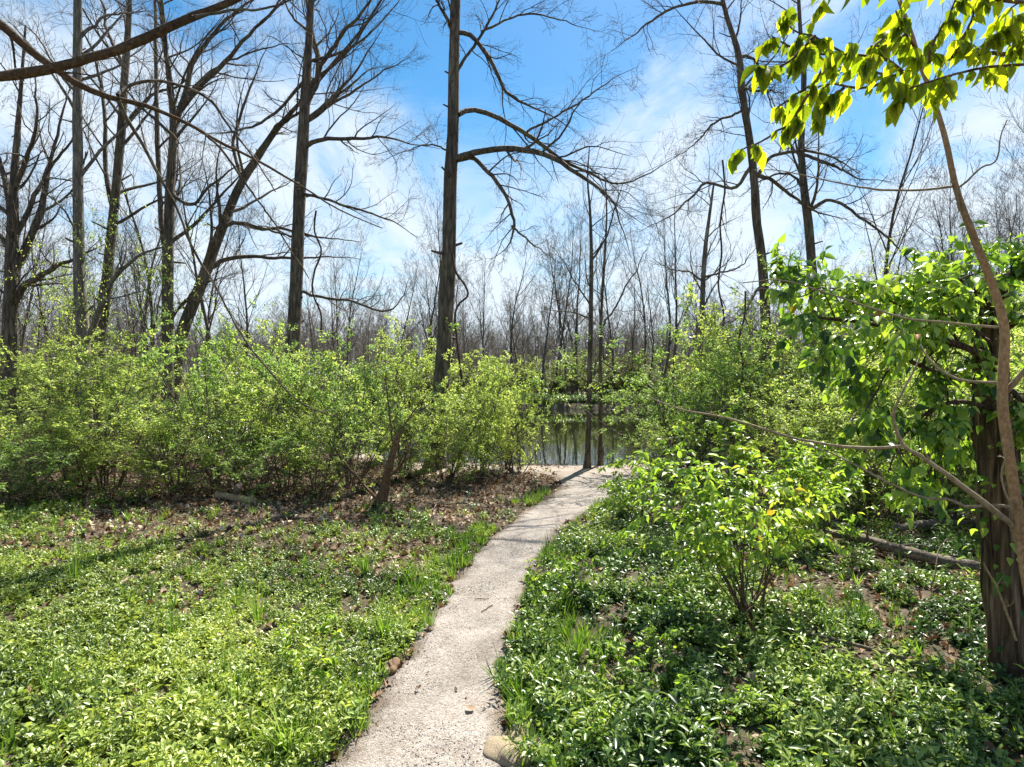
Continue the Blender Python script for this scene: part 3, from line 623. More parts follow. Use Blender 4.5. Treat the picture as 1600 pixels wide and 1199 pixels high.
# the tall tree in the middle, with its arching limbs
hero('tall_tree', 'tall dark-barked tree near the middle with arching bare limbs reaching right', 'tree', 11.35,
     [(678, 742, 31), (683, 690, 27), (690, 600, 25.5), (696, 500, 24), (701, 400, 23), (703, 300, 20.5), (708, 200, 18), (709, 100, 16.5), (712, 0, 15), (714, -150, 13), (720, -320, 10), (728, -480, 6)],
     [([(712, 249, 12), (745, 238, 10), (790, 231, 9.5), (835, 238, 9), (880, 260, 8), (930, 292, 6.5), (960, 318, 5), (975, 350, 4), (990, 395, 2.5)], -1.5),
      ([(714, 180, 9), (735, 173, 8), (780, 188, 7.5), (830, 215, 7), (870, 245, 6), (900, 262, 5), (960, 285, 4), (1010, 270, 3), (1070, 232, 2)], 1.6),
      ([(714, 250, 8), (740, 246, 7.5), (765, 268, 7), (785, 300, 6.5), (799, 345, 6), (799, 370, 5), (790, 392, 3), (765, 412, 2)], -.6),
      ([(716, 50, 8), (740, 58, 7), (768, 88, 6.5), (785, 125, 6), (800, 150, 5.5), (835, 170, 4), (870, 190, 3), (905, 215, 2)], .9),
      ([(713, 112, 6), (728, 85, 5), (750, 52, 4.5), (775, 10, 4), (800, -40, 2.5)], .5),
      ([(753, 48, 4), (790, 32, 3.5), (830, 20, 3), (880, 32, 2.5), (925, 46, 1.8)], .8),
      ([(825, 205, 4), (870, 178, 3.5), (915, 150, 3), (960, 115, 2.2), (1000, 95, 1.5)], .8),
      ([(705, 45, 6), (690, 15, 5), (670, -10, 4), (640, -30, 3)], -.8),
      ([(800, 355, 4), (820, 375, 3), (850, 400, 2), (880, 420, 1.5)], .3),
      ([(700, 235, 3), (670, 225, 2.5), (630, 240, 2), (590, 260, 1.5)], .6)],
     seed=3, auto=(12, .6, 1), tw=(8, 6, 4), trop=(0, 0, -1), tk=.03, minr=.0032)
hero('tall_tree', 'straight dark tree left of the middle one, forked near the picture top', 'tree', 15,
     [(448, 705, 27.6), (455, 600, 23), (459, 520, 21.2), (464, 420, 20.2), (469, 300, 18.4), (474, 200, 17.5), (479, 120, 13.8), (484, 40, 11), (489, -60, 9.2), (495, -200, 6.44), (500, -330, 3.68)],
     [([(476, 165, 12), (492, 135, 11), (500, 100, 9), (492, 50, 7), (487, 0, 6), (470, -80, 4)], 1),
      ([(497, 110, 7), (525, 70, 6.5), (550, 35, 6), (575, 0, 5), (610, -60, 4)], -1),
      ([(474, 235, 8), (500, 222, 7), (540, 220, 6), (600, 222, 4.5), (650, 232, 3), (690, 240, 2)], -1.2),
      ([(478, 190, 6), (510, 165, 5), (550, 140, 4), (600, 110, 3), (640, 90, 2)], 1),
      ([(468, 300, 5), (510, 312, 4.5), (560, 330, 4), (610, 345, 3), (660, 375, 2)], -.8),
      ([(472, 455, 5), (500, 462, 4.5), (550, 470, 4), (600, 485, 4), (625, 470, 3), (640, 435, 2)], -.5),
      ([(473, 130, 6), (440, 165, 5), (400, 200, 4), (350, 215, 3), (300, 220, 2)], .8),
      ([(466, 370, 4), (430, 360, 3.5), (390, 350, 3), (360, 345, 2)], .8)],
     seed=5, auto=(12, .45, 1), tw=(7, 6, 4), minr=.004)
hero('leaning_tree', 'leaning tree slanting up to the right behind the left shrubs', 'tree', 16,
     [(255, 695, 24.6), (272, 600, 21.3), (285, 520, 18.9), (312, 450, 17.2), (342, 370, 14.8), (370, 300, 13.1), (400, 250, 11.5), (430, 205, 9.02), (465, 165, 6.56), (520, 100, 4.92), (570, 40, 4.1), (620, -40, 2.46)],
     [([(345, 362, 7), (370, 348, 6), (410, 360, 5.5), (450, 362, 5), (500, 372, 4), (560, 380, 3)], -1),
      ([(325, 420, 8), (360, 405, 7), (400, 402, 6), (450, 404, 5), (500, 400, 3.5), (560, 402, 2.5)], 1),
      ([(425, 210, 7), (445, 190, 6), (470, 178, 5), (500, 150, 3)], -1),
      ([(380, 285, 6), (370, 230, 5), (385, 170, 4), (410, 110, 3), (430, 60, 2)], 1.2)],
     seed=8, auto=(10, .3, 1), tw=(5, 5, 4), minr=.004)
hero('multi_stem_tree', 'dark tree left of the leaning one, splitting into several upright stems', 'tree', 15,
     [(262, 708, 21.3), (262, 600, 18), (262, 480, 17.2), (263, 380, 15.6), (266, 290, 13.9), (271, 200, 11.5), (266, 130, 8.2), (256, 60, 6.56), (250, -20, 5.74), (245, -150, 3.28)],
     [([(270, 205, 11), (285, 160, 10), (303, 100, 8), (335, 50, 7), (375, 15, 6), (430, -20, 4)], 1),
      ([(273, 185, 9), (300, 150, 8), (340, 110, 7), (390, 60, 6), (445, 5, 5), (480, -40, 3)], -1),
      ([(262, 420, 9), (252, 330, 8), (247, 230, 7.5), (244, 130, 7), (243, 0, 6), (240, -120, 3)], 1),
      ([(268, 180, 8), (262, 100, 7), (248, 20, 6), (235, -60, 4)], -1),
      ([(283, 165, 5), (330, 110, 4), (400, 75, 3), (470, 65, 2)], 1),
      ([(266, 300, 6), (300, 320, 5), (330, 290, 4), (370, 260, 3), (400, 250, 2)], -1),
      ([(262, 510, 5), (300, 455, 4), (340, 440, 3), (380, 430, 2)], -1)],
     seed=11, auto=(12, .35, 1), tw=(6, 5, 4), minr=.004)
hero('tall_tree', 'smooth grey straight tree second from the left edge, forked low with a side stem', 'tree', 14,
     [(132, 712, 26), (130, 600, 22), (129, 520, 19), (124, 420, 16), (122, 300, 14.5), (121, 200, 13.5), (121, 100, 13), (122, 0, 12), (122, -150, 10), (124, -300, 6)],
     [([(132, 540, 10), (150, 490, 9), (165, 445, 8), (190, 415, 7), (215, 395, 6), (250, 385, 4)], -1),
      ([(122, 150, 5), (90, 110, 4), (60, 60, 3), (30, 40, 2)], 1),
      ([(124, 60, 6), (160, 30, 4), (200, 25, 3), (250, 20, 2)], 1),
      ([(124, 380, 4), (100, 330, 3), (70, 300, 2)], -1)],
     mat='bark_pale', seed=13, auto=(9, .4, 1), tw=(5, 5, 4), minr=.004)
hero('tall_tree', 'grey-brown curving tree rising just right of the smooth grey one', 'tree', 17,
     [(140, 690, 22.1), (150, 600, 18.7), (160, 500, 16.1), (169, 420, 14.4), (178, 330, 13.6), (188, 220, 12.8), (195, 120, 11), (201, 30, 9.35), (204, -80, 6.8), (208, -250, 3.4)],
     [([(176, 330, 8), (168, 250, 7), (165, 160, 6), (150, 80, 5), (120, 20, 3)], 1),
      ([(190, 200, 6), (230, 160, 5), (280, 140, 4), (330, 100, 2)], -1),
      ([(196, 110, 6), (170, 60, 5), (160, 10, 4), (140, -50, 2)], 1)],
     seed=17, auto=(12, .35, 1), tw=(5, 5, 4), minr=.0045)
hero('spreading_tree', 'thick leftmost tree whose stems fan out at the picture edge', 'tree', 15,
     [(8, 712, 27), (12, 600, 23.2), (15, 520, 21), (18, 430, 18.8), (20, 350, 16.5), (22, 280, 12), (28, 200, 8.25), (34, 120, 5.25), (40, 40, 3)],
     [([(18, 430, 14), (45, 380, 12), (65, 320, 10), (80, 260, 7), (100, 180, 5), (115, 120, 3)], 1),
      ([(16, 480, 12), (40, 440, 10), (80, 415, 8), (120, 400, 6), (170, 380, 3)], -1),
      ([(19, 350, 10), (5, 280, 8), (-15, 200, 6), (-30, 110, 3)], 1),
      ([(21, 300, 8), (45, 240, 7), (60, 180, 5), (55, 100, 3)], -1),
      ([(19, 380, 9), (60, 300, 7), (95, 240, 5), (140, 190, 3)], 1),
      ([(17, 400, 9), (-20, 350, 7), (-60, 290, 5), (-90, 200, 3)], 1)],
     seed=19, auto=(10, .3, 1), tw=(5, 5, 4), minr=.004)
hero('tall_tree', 'slim sinuous bare tree rising behind the bright right-hand shrub', 'tree', 13,
     [(1200, 725, 20.9), (1199, 660, 17.1), (1197, 600, 16.1), (1196, 500, 15.2), (1192, 420, 14.2), (1183, 350, 13.3), (1178, 280, 12.3), (1172, 225, 11.4), (1162, 160, 10.4), (1155, 90, 9.5), (1140, 40, 7.6), (1130, 5, 6.65), (1120, -60, 5.7), (1105, -180, 2.85)],
     [([(1172, 262, 7), (1150, 290, 5), (1110, 285, 4.5), (1080, 310, 4), (1050, 335, 3), (1000, 360, 2)], -1),
      ([(1176, 270, 8), (1205, 280, 6), (1240, 305, 5), (1270, 325, 4), (1320, 340, 2)], 1),
      ([(1180, 275, 6), (1200, 245, 5), (1245, 237, 4.5), (1290, 250, 4), (1340, 275, 3)], -.6),
      ([(1130, 8, 6), (1095, 5, 5), (1060, 14, 4.5), (1010, 40, 4), (980, 62, 3), (950, 82, 2)], -1),
      ([(1155, 85, 5), (1180, 95, 4), (1200, 140, 3), (1215, 180, 2)], 1),
      ([(1160, 140, 5), (1190, 142, 4), (1230, 150, 3)], -1),
      ([(1157, 175, 4), (1120, 190, 3.5), (1090, 215, 3), (1060, 235, 2)], 1),
      ([(1192, 440, 5), (1180, 450, 4.5), (1160, 475, 4), (1130, 500, 3), (1100, 530, 2)], -1),
      ([(1196, 445, 4.5), (1230, 435, 4), (1300, 462, 3), (1370, 480, 2)], 1)],
     seed=23, auto=(10, .5, 1), tw=(8, 6, 4), trop=(0, 0, -1), tk=.02, minr=.0035)
hero('tall_tree', 'slim dark tree to the right of the sinuous one, its top hidden by yellow-green leaves', 'tree', 16,
     [(1278, 695, 20), (1277, 600, 17), (1273, 500, 15), (1268, 410, 14), (1262, 340, 13), (1256, 290, 11), (1252, 240, 10), (1253, 190, 9), (1256, 120, 8), (1250, 40, 6), (1245, -80, 4)],
     [([(1253, 240, 6), (1285, 252, 5), (1315, 262, 4), (1340, 275, 3), (1400, 285, 2)], -1),
      ([(1262, 330, 7), (1300, 315, 5), (1350, 350, 4.5), (1390, 380, 4), (1420, 420, 3)], -1),
      ([(1256, 300, 5), (1230, 270, 4), (1190, 280, 3), (1150, 310, 2)], 1)],
     seed=29, auto=(10, .4, 1), tw=(6, 5, 4), minr=.004)
hero('slender_tree', 'slender straight tree standing on the track at the pond edge', 'tree', 11.7,
     [(916, 741, 10.9), (918, 725, 9.36), (919, 690, 8.19), (921, 600, 7.8), (923, 500, 7.02), (924, 400, 5.85), (922, 330, 3.9), (918, 280, 2.73), (921, 230, 1.56)],
     [([(924, 410, 4), (950, 375, 3), (965, 330, 2.4), (985, 270, 1.5)], .6), ([(923, 480, 3), (900, 440, 2.4), (880, 400, 2), (860, 380, 1.4)], -.5),
      ([(922, 600, 3), (890, 575, 2.5), (862, 545, 2), (850, 520, 1.2)], -.5)],
     mat='bark', seed=31, auto=(9, .45, 1), tw=(4, 4, 3), minr=.0025, autolen=(.14, .25))
hero('slender_tree', 'thin dark tree just right of the slender pond-edge one', 'tree', 12.1,
     [(938, 728, 6.75), (938, 640, 6), (938, 560, 5.25), (940, 480, 4.5), (945, 400, 3.75), (948, 330, 2.62), (945, 270, 1.5)],
     [([(940, 510, 4), (960, 480, 3), (985, 430, 2.4), (1010, 380, 1.6)], .6), ([(939, 560, 3), (970, 575, 2.6), (1000, 560, 2)], -.8)],
     mat='bark', seed=37, auto=(8, .35, 1), tw=(4, 4, 3), minr=.0025, autolen=(.14, .25))
hero('small_tree', 'pale-stemmed small bare tree standing above the bright right-hand shrub', 'tree', 15,
     [(1090, 690, 10), (1094, 560, 9), (1097, 480, 8), (1101, 400, 7), (1108, 340, 5), (1115, 290, 3)],
     [([(1098, 440, 4), (1075, 425, 3), (1050, 420, 2.4), (1020, 400, 1.5)], .6), ([(1099, 435, 4), (1125, 425, 3), (1160, 412, 2.4), (1190, 380, 1.5)], -.8)],
     mat='bark_pale', seed=41, auto=(9, .3, 1), tw=(5, 4, 3), minr=.003, autolen=(.2, .3))
# orange-brown small tree at the edge of the left thicket
hero('small_tree', 'small orange-brown broken stem at the front edge of the left thicket', 'tree', 8.25,
     [(590, 806, 18), (599, 772, 14), (606, 738, 12), (615, 705, 10.5), (622, 683, 8), (630, 668, 3), (645, 645, 2.2), (665, 620, 1.5)],
     [([(596, 785, 6), (578, 768, 5), (556, 742, 4), (530, 705, 3), (508, 668, 2), (490, 640, 1.4)], .5),
      ([(603, 760, 5), (622, 738, 4), (638, 715, 3), (650, 690, 1.6)], -.4),
      ([(616, 700, 4), (608, 655, 3), (600, 610, 2), (596, 570, 1.3)], .5)],
     mat='bark_limb', seed=43, auto=(0, 0, 0), tw=(3, 3, 2), minr=.0013)

# near limbs that hang in at the top left, from a tree just outside the picture
rng = np.random.default_rng(51)
base = np.array([-4.3, 3.6, float(hz(-4.3, 3.6))])
th = thing('overhanging_tree', 'near tree at the left whose two brown limbs cross the upper left sky', 'tree', tuple(base))
TP = spline([(-4.3, 3.6, -.05, .17), (-4.2, 3.55, 1.2, .14), (-4.05, 3.5, 2.4, .12), (-4.0, 3.4, 3.6, .1), (-4.2, 3.3, 5.2, .06)], 30)
link('trunk', batch_mesh('trunk', [(TP[None, :, :3], TP[None, :, 3], 14)], M['bark_limb'], .06, 1, base), th)
near_limbs = [
    ([(-420, 60, 30), (-250, 120, 24), (-80, 124, 19), (0, 118, 17), (70, 108, 16.5), (140, 88, 16), (215, 62, 15), (290, 28, 14), (360, 0, 12), (440, -40, 8)], 3.2, .3),
    ([(-420, -180, 32), (-250, -110, 28), (-80, -20, 24), (0, 36, 20), (45, 75, 18), (85, 105, 17), (130, 134, 15), (180, 154, 13), (230, 165, 10), (290, 190, 8.5), (350, 225, 7.5), (400, 248, 6.5), (470, 290, 5), (530, 330, 4), (600, 360, 2.5)], 3.35, .9),
    ([(184, 156, 9), (200, 190, 7.5), (225, 235, 6.5), (250, 285, 6), (272, 325, 5), (295, 385, 4.5), (330, 445, 4), (370, 520, 3.5), (420, 580, 3), (470, 628, 2.6), (540, 655, 1.8)], 3.5, .9),
    ([(184, 150, 8), (205, 136, 6.5), (250, 130, 6), (300, 143, 5.5), (330, 160, 5), (355, 195, 4), (395, 245, 3), (430, 300, 2)], 3.5, .5),
    ([(318, 206, 5), (350, 240, 4.5), (385, 290, 4), (420, 345, 3.4), (455, 400, 2.6), (480, 440, 1.8)], 3.8, .4),
    ([(300, 27, 6), (360, 18, 5), (430, 10, 4), (500, -20, 3)], 3.3, .3)]
A = [];B = []
for k, (pts, d0, dr) in enumerate(near_limbs):
    p_, r_ = px_path(pts, d0, dr, 40, .006, rng); r_ = r_ * ((.92 if k == 0 else .78) if k < 2 else .8) * (1 - .3 * (k == 1) * np.linspace(0, 1, 40))
    link('limb', batch_mesh('limb', [(p_[None], r_[None], 9)], M['bark_limb_dark' if k < 2 else 'bark'], .08, k + 3, base), th)
    A.append(p_); B.append(r_)
bt = twigset(np.array(A)[1:], np.array(B)[1:], rng, (6, 3), lf=((.08, .2), (.3, .6)), minr=.0014, t0=.3, K=(7, 5), trop=(0, 0, -1), tk=.04)
link('twigs', batch_mesh('twigs', bt, M['bark'], 0, 0, base), th)['kind'] = 'stuff'

# thin hanging vines between the tall trees
rng = np.random.default_rng(61)
for (px, y0, y1, d, lab) in [(497, 330, 520, 14, 'thin bare vine hanging beside the straight left-middle tree'), (1127, 250, 545, 12.6, 'thin bare vine hanging straight down left of the sinuous tree'), (1158, 455, 690, 9.5, 'dark hanging vine in front of the sinuous tree')]:
    p_, r_ = px_path([(px + rng.normal(0, 5), y0 + (y1 - y0) * t, 3.0) for t in np.linspace(0, 1, 7)], d, .1, 24, .01, rng)
    p2, r2 = kids(p_[None], r_[None], 7, rng, .1, 1, (20, 50), (.1, .3), .6, 5, .2, (0, 0, -1), .1, .002)
    o = link('hanging_vine', batch_mesh('hanging_vine', [(p_[None], r_[None], 5), (p2, r2, 3)], M['twig_dark'], .1, 1, p_[0]), None, tuple(p_[0]))
    tag(o, lab, 'vine')
p_, r_ = px_path([(706, 395, 4), (712, 425, 4), (726, 445, 3.5), (731, 462, 3.5), (716, 477, 3.5), (711, 500, 4), (717, 560, 4), (721, 600, 4.5), (712, 650, 4)], 11.0, 0, 40)
tag(link('twisted_vine', batch_mesh('twisted_vine', [(p_[None], r_[None], 6)], M['twig_dark'], .08, 1, p_[0]), None, tuple(p_[0])), 'looping woody vine beside the tall middle trunk', 'vine')

# ---- generic bare trees, shared meshes
def bare_tree_mesh(seed, h=12, n=(11, 5, 4, 3), slim=1.0, minr=.012, mat='bark_far', tk=.10):
    rng = np.random.default_rng(seed)
    P = grow(np.zeros((1, 3)), np.array([[rng.normal(0, .05), rng.normal(0, .05), 1]]), [h], 14, rng, .05, (0, 0, 1), .06)
    R = (h * .011 * slim) * np.linspace(1, .12, 14)[None]
    bt = []
    a, b = kids(P, R, n[0], rng, .28, .98, (22, 48), (.28, .5), .5, 8, .11, (0, 0, 1), .10, minr, .2, 0, .45)
    bt.append((a, b, 4))
    for q_ in n[1:]:
        a, b = kids(a, b, q_, rng, .15, 1., (22, 55), (.4, .62), .55, 4, .15, (0, 0, 1), tk, minr, .4, 0, .4)
        bt.append((a, b, 3))
    return [(P, R, 7)], bt
# mid-distance ones keep trunk and crown as parts
mids = []
for s in range(6):
    tb, cb_ = bare_tree_mesh(100 + s, 9 + s * .7, (13, 5, 5, 3), .8, .0042)
    mids.append((batch_mesh('trunk', tb, M['bark'], .04, s), batch_mesh('crown', cb_, M['bark'], 0)))
fars = []
for s in range(8):
    tb, cb_ = bare_tree_mesh(200 + s, 12 + (s % 4), (12, 5, 4, 3), .95, .014)
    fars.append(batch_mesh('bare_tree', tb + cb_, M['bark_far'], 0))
rng = np.random.default_rng(77)
def spot(n, xr, yr, test, seed, mind=.8):
    r = np.random.default_rng(seed); out = []; tries = 0
    while len(out) < n and tries < 60000:
        tries += 1; y = r.uniform(*yr) ; px = r.uniform(*xr); x = (px - 800) / F * y
        if inpond(x, y) > -.6 or not test(px, y): continue
        if any((x - a) ** 2 + (y - b) ** 2 < mind ** 2 for a, b in out): continue
        out.append((x, y))
    return out
def put_mid(x, y, s, label, group, k):
    z = float(hz(x, y)); th = thing('bare_tree', label, 'tree', (x, y, z - .05), group); th.rotation_euler = (0, 0, rng.uniform(0, 6.28)); th.scale = (s, s, s * rng.uniform(.9, 1.15))
    a, b = mids[k % 6]; link('trunk', a, th); link('crown', b, th)
for k, (x, y) in enumerate(spot(38, (-150, 600), (17.5, 36), lambda px, y: not (430 < px < 500 and y < 20), 5, 1.5)): put_mid(x, y, rng.uniform(.45, .9), 'dark bare tree in the tangled woods on the left', 'bare trees in the left woods', k)
for k, (x, y) in enumerate(spot(36, (1270, 1750), (15, 32), lambda px, y: True, 6, 1.5)): put_mid(x, y, rng.uniform(.4, .8), 'bare twiggy tree in the woods on the right', 'bare trees in the right woods', k)
for k, (px, y, s) in enumerate([(845, 57, 1.5), (884, 58, 1.45), (893, 59.5, 1.7), (868, 61, 1.3), (798, 60, 1.25), (1010, 60, 1.0), (760, 62, 1.0)]):
    put_mid((px - 800) / F * y, y, s, ['tallest dark tree straight across the pond', 'left one of a close dark pair across the pond', 'thick right one of a close dark pair across the pond', 'dark tree between the pair and the tallest one across the pond', 'dark slim tree across the pond right of the middle trunk', 'bare tree across the pond right of the slender one', 'bare tree across the pond close to the middle trunk'][k], None, k)
def put_far(x, y, s, label, group, k, me=None):
    o = link('bare_tree', me or fars[k % 8], None, (x, y, float(hz(x, y)) - .1)); o.rotation_euler = (rng.normal(0, .03), rng.normal(0, .03), rng.uniform(0, 6.28)); o.scale = (s, s, s * rng.uniform(.8, 1.2)); tag(o, label, 'tree', group)
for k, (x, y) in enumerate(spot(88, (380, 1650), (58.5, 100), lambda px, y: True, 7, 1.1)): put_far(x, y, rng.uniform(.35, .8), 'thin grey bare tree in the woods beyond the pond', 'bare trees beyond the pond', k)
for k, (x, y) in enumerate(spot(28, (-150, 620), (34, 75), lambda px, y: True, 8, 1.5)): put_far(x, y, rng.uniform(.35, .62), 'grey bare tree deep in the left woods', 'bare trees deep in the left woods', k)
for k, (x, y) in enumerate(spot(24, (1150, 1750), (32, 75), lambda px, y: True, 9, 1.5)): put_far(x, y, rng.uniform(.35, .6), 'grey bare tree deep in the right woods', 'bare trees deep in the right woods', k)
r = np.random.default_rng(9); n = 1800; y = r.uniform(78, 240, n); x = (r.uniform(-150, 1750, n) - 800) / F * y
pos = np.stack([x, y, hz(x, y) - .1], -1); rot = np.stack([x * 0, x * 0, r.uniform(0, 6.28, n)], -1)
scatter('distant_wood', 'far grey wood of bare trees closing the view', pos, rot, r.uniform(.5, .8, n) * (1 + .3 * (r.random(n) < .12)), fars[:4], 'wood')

for k, (x, y) in enumerate(spot(34, (480, 1500), (57.8, 66), lambda px, y: not (815 < px < 915), 27, 1.6)): put_mid(x, y, rng.uniform(.85, 1.45), 'dark bare tree at the front of the wood beyond the pond', 'front trees beyond the pond', k)
# ------------------------------------------------------------------ shrubs
def make_shrub(seed, h=2.2, rad=1.3, stems=11, leaf=.045, per=(6, 5, 4), lp=3, mat='leaf_shrub', T=T_FAR, droop=.25, low=.2, sr=1.0, clp=-1.0):
    rng = np.random.default_rng(seed)
    a = np.arange(stems) * 2.4 + rng.uniform(0, 1, stems); sp_ = rng.uniform(.15, 1.0, stems) * rad / h
    d = np.stack([np.cos(a) * sp_, np.sin(a) * sp_, np.ones(stems)], -1); s = np.stack([np.cos(a) * .1, np.sin(a) * .1, -.05 + a * 0], -1)
    P = grow(s, d, h * rng.uniform(.8, 1.1, stems) * np.sqrt(1 + sp_ ** 2) * .95, 12, rng, .07, (0, 0, -1), .015)
    R = sr * rng.uniform(.008, .02, stems)[:, None] * np.linspace(1, .2, 12)
    bt = [(P, R, 5)]; A, B = P, R
    A, B = kids(A, B, per[0] + 2, rng, low, 1., (30, 75), (.3, .52), .5, 8, .13, (0, 0, -1), .03, .003, .3, .5, .35); bt.append((A, B, 4))
    A2, B2 = kids(A, B, per[1], rng, .15, 1., (30, 65), (.35, .6), .6, 6, .12, (0, 0, -1), .05, .002, .4, .2, .3); bt.append((A2, B2, 3))
    A3, B3 = kids(A2, B2, per[2], rng, .15, 1., (30, 60), (.4, .7), .6, 4, .1, (0, 0, -1), .06, .0013, .5, .0, .3); bt.append((A3[::2], B3[::2], 3))
    def clump(Q):
        c = Q[:, -1]; g = .6 * vnoise(c[:, 0] * 2.6 + c[:, 2] * 1.9 + seed, c[:, 1] * 2.6 - c[:, 2] * 2.9, seed) + .4 * vnoise(c[:, 0] * 6 + c[:, 2] * 5, c[:, 1] * 6 - c[:, 2] * 7, seed + 1)
        return g > clp + .10 * smooth(.9, .2, c[:, 2] / h)
    k3 = clump(A3); k2 = clump(A2)
    pos, dd, nn = pairs(A3[k3], lp, rng, .1, 1.05, 58, droop, .85)
    p2, d2, n2 = pairs(A2[k2], lp + 1, rng, .3, 1.05, 58, droop, .85)
    pos = np.vstack([pos, p2]); dd = np.vstack([dd, d2]); nn = np.vstack([nn, n2])
    k = pos[:, 2] > .06
    pos, dd, nn = pos[k], dd[k], nn[k]; L = leaf * rng.uniform(.6, 1.25, len(pos))
    return batch_mesh('stems', bt, M['shrub_stem']), leafmesh('foliage', T, pos, dd, nn, L, L * .5, M[mat], rng), len(pos)
SH = [make_shrub(300 + s, (2.0, 2.3, 1.75, 2.2, 1.9, 2.3, 2.1)[s], (1.5, 1.0, 1.8, 1.3, 1.7, 1.2, 1.5)[s], (9, 10, 11, 8, 12, 11, 9)[s], (.046, .052, .048, .056, .044, .05, .052)[s], (9, 5, 5), 3, 'leaf_shrub_green' if s in (2, 4) else 'leaf_shrub', low=.06, clp=(.52, .49, .52, .50, .51, .52, .50)[s]) for s in range(7)]
STAT.append([s[2] for s in SH])
FS = [make_shrub(350 + s, 2.4, 1.4, 9, .10, (5, 4, 3), 3, 'leaf_olive') for s in range(2)]
def put_shrub(x, y, hs, ws, label, k, group=None, src=None, name='shrub', cat='shrub', dz=0):
    th = thing(name, label, cat, (x, y, float(hz(x, y)) + dz), group); th.rotation_euler = (0, 0, rng.uniform(0, 6.28)); th.scale = (ws, ws, hs)
    st, fo, _ = (src or SH)[k % len(src or SH)]
    link('stems', st, th); o = link('foliage', fo, th); o['kind'] = 'stuff'
front = [
    (40, 9.6, .80, 1.0, 'yellow-green leafy shrub at the far left picture edge, front row'),
    (170, 9.3, .86, 1.0, 'low spreading shrub in front of the smooth grey tree'),
    (345, 9.9, 1.2, .9, 'tall bright shrub in front of the leaning tree'),
    (450, 9.7, .84, .85, 'bright shrub in front of the straight left-middle tree'),
    (548, 9.8, 1.12, .85, 'green shrub just left of the small orange-brown tree'),
    (632, 10.4, .52, .6, 'shrub wrapped around the foot of the tall middle tree'),
    (752, 10.6, .92, .66, 'rounded shrub right of the tall middle trunk'),
    (808, 10.9, .70, .62, 'low shrub at the right end of the left thicket by the track'),
    (95, 12.2, .85, 1.1, 'shrub behind the front row near the smooth grey tree'),
    (232, 12.6, .72, .8, 'shrub at the foot of the dark multi-stem tree'),
    (390, 12.3, 1.15, .9, 'tall shrub behind the front row left of the straight tree'),
    (540, 12.2, 1.05, .8, 'tall shrub behind the front row right of the straight tree'),
    (625, 12.8, 1.05, .8, 'shrub behind the tall middle tree'),
    (790, 11.3, .92, .62, 'shrub standing back towards the pond left of the gap'),
    (-60, 11.2, 1.0, 1.1, 'shrub mostly outside the left picture edge'),
    (-60, 8.6, .75, .9, 'low shrub cut by the left picture edge'),
    (1058, 10.9, 1.0, 1.04, 'bright yellow-green shrub on the right side of the pond view'),
    (1130, 11.2, 1.36, 1.1, 'tallest bright shrub on the right with a rounded top'),
    (1215, 11.0, 1.12, 1.0, 'leafy shrub around the sinuous tree foot'),
    (1300, 10.0, .95, 1.0, 'shrub behind the fallen log on the right'),
    (1395, 9.4, .9, 1.0, 'shrub behind the vine branches on the right'),
    (1490, 9.0, .95, 1.0, 'shrub behind the vine-covered trunk'),
    (1590, 8.2, 1.0, 1.0, 'shrub at the right picture edge behind the vine-covered trunk'),
    (1350, 12.5, 1.15, 1.1, 'tall shrub behind the right-hand shrubs below the yellow-green crown'),
    (1500, 12.0, 1.2, 1.1, 'tall shrub deep behind the vine-covered trunk'),
    (1100, 10.3, 1.2, .95, 'shrub just behind the young bush beside the path bend'),
    (1175, 12.6, 1.3, 1.0, 'tall shrub behind the sinuous tree on the right'),
    (1270, 8.3, .72, .75, 'low shrub right behind the fallen log near the young bush'),
    (1375, 7.6, .70, .75, 'low shrub behind the middle of the fallen log'),
    (1475, 7.0, .72, .75, 'low shrub left of the vine-covered trunk behind the log'),
    (1585, 6.4, .8, .7, 'low shrub behind the base of the sapling at the right edge'),
    (1040, 9.3, .36, .45, 'low leafy shrub on the bank at the right side of the path bend'),
    (1420, 10.8, 1.15, 1.0, 'tall shrub between the vine branches and the right woods'),
    (1545, 10.4, 1.2, 1.0, 'tall shrub behind the top of the vine-covered trunk'),
    (1745, 9.5, 1.0, 1.2, 'shrub just outside the right picture edge behind the vine-covered trunk'),
    (1880, 10.5, 1.1, 1.3, 'shrub further outside the right picture edge'),
    (120, 8.7, .5, .8, 'low front shrub in the dark edge of the far-left thicket'),
    (390, 8.9, .5, .75, 'low front shrub above the short tan log'),
    (500, 8.8, .52, .7, 'low front shrub left of the orange-brown stem'),
    (20, 8.0, .5, .8, 'lowest shrub at the left picture edge'),
    (280, 8.8, .55, .8, 'low front shrub below the leaning tree'),
    (700, 9.9, .62, .6, 'low shrub right of the small orange-brown tree'),
    (1190, 8.6, .62, .8, 'low shrub between the fallen log and the young bush'),
]
for k, (px, y, hs_, ws_, lab) in enumerate(front): put_shrub((px - 800) / F * y, y, hs_, ws_, lab, k)
for k, (x, y) in enumerate(spot(26, (-150, 600), (15, 30), lambda px, y: True, 15, 1.5)): put_shrub(x, y, rng.uniform(.8, 1.1), 1.1, 'green shrub under the trees of the left woods', k, 'shrubs in the left woods')
for k, (x, y) in enumerate(spot(16, (1200, 1750), (14, 28), lambda px, y: True, 16, 1.5)): put_shrub(x, y, rng.uniform(.8, 1.2), 1.1, 'green shrub under the trees of the right woods', k, 'shrubs in the right woods')
for k, (x, y) in enumerate(spot(46, (560, 1250), (59.5, 68), lambda px, y: not (830 < px < 905 and y < 60.5), 17, 1.5)): put_shrub(x, y, rng.uniform(.7, 1.7), 1.6, 'olive brushy shrub on the far bank of the pond', k, 'shrubs on the far bank', FS)
MB_ = [make_shrub(370 + s, 1.15, .95, 8, .058, (5, 4, 3), 3, 'leaf_bush_s', T_MID, .45, .25, .6, .47) for s in range(3)]
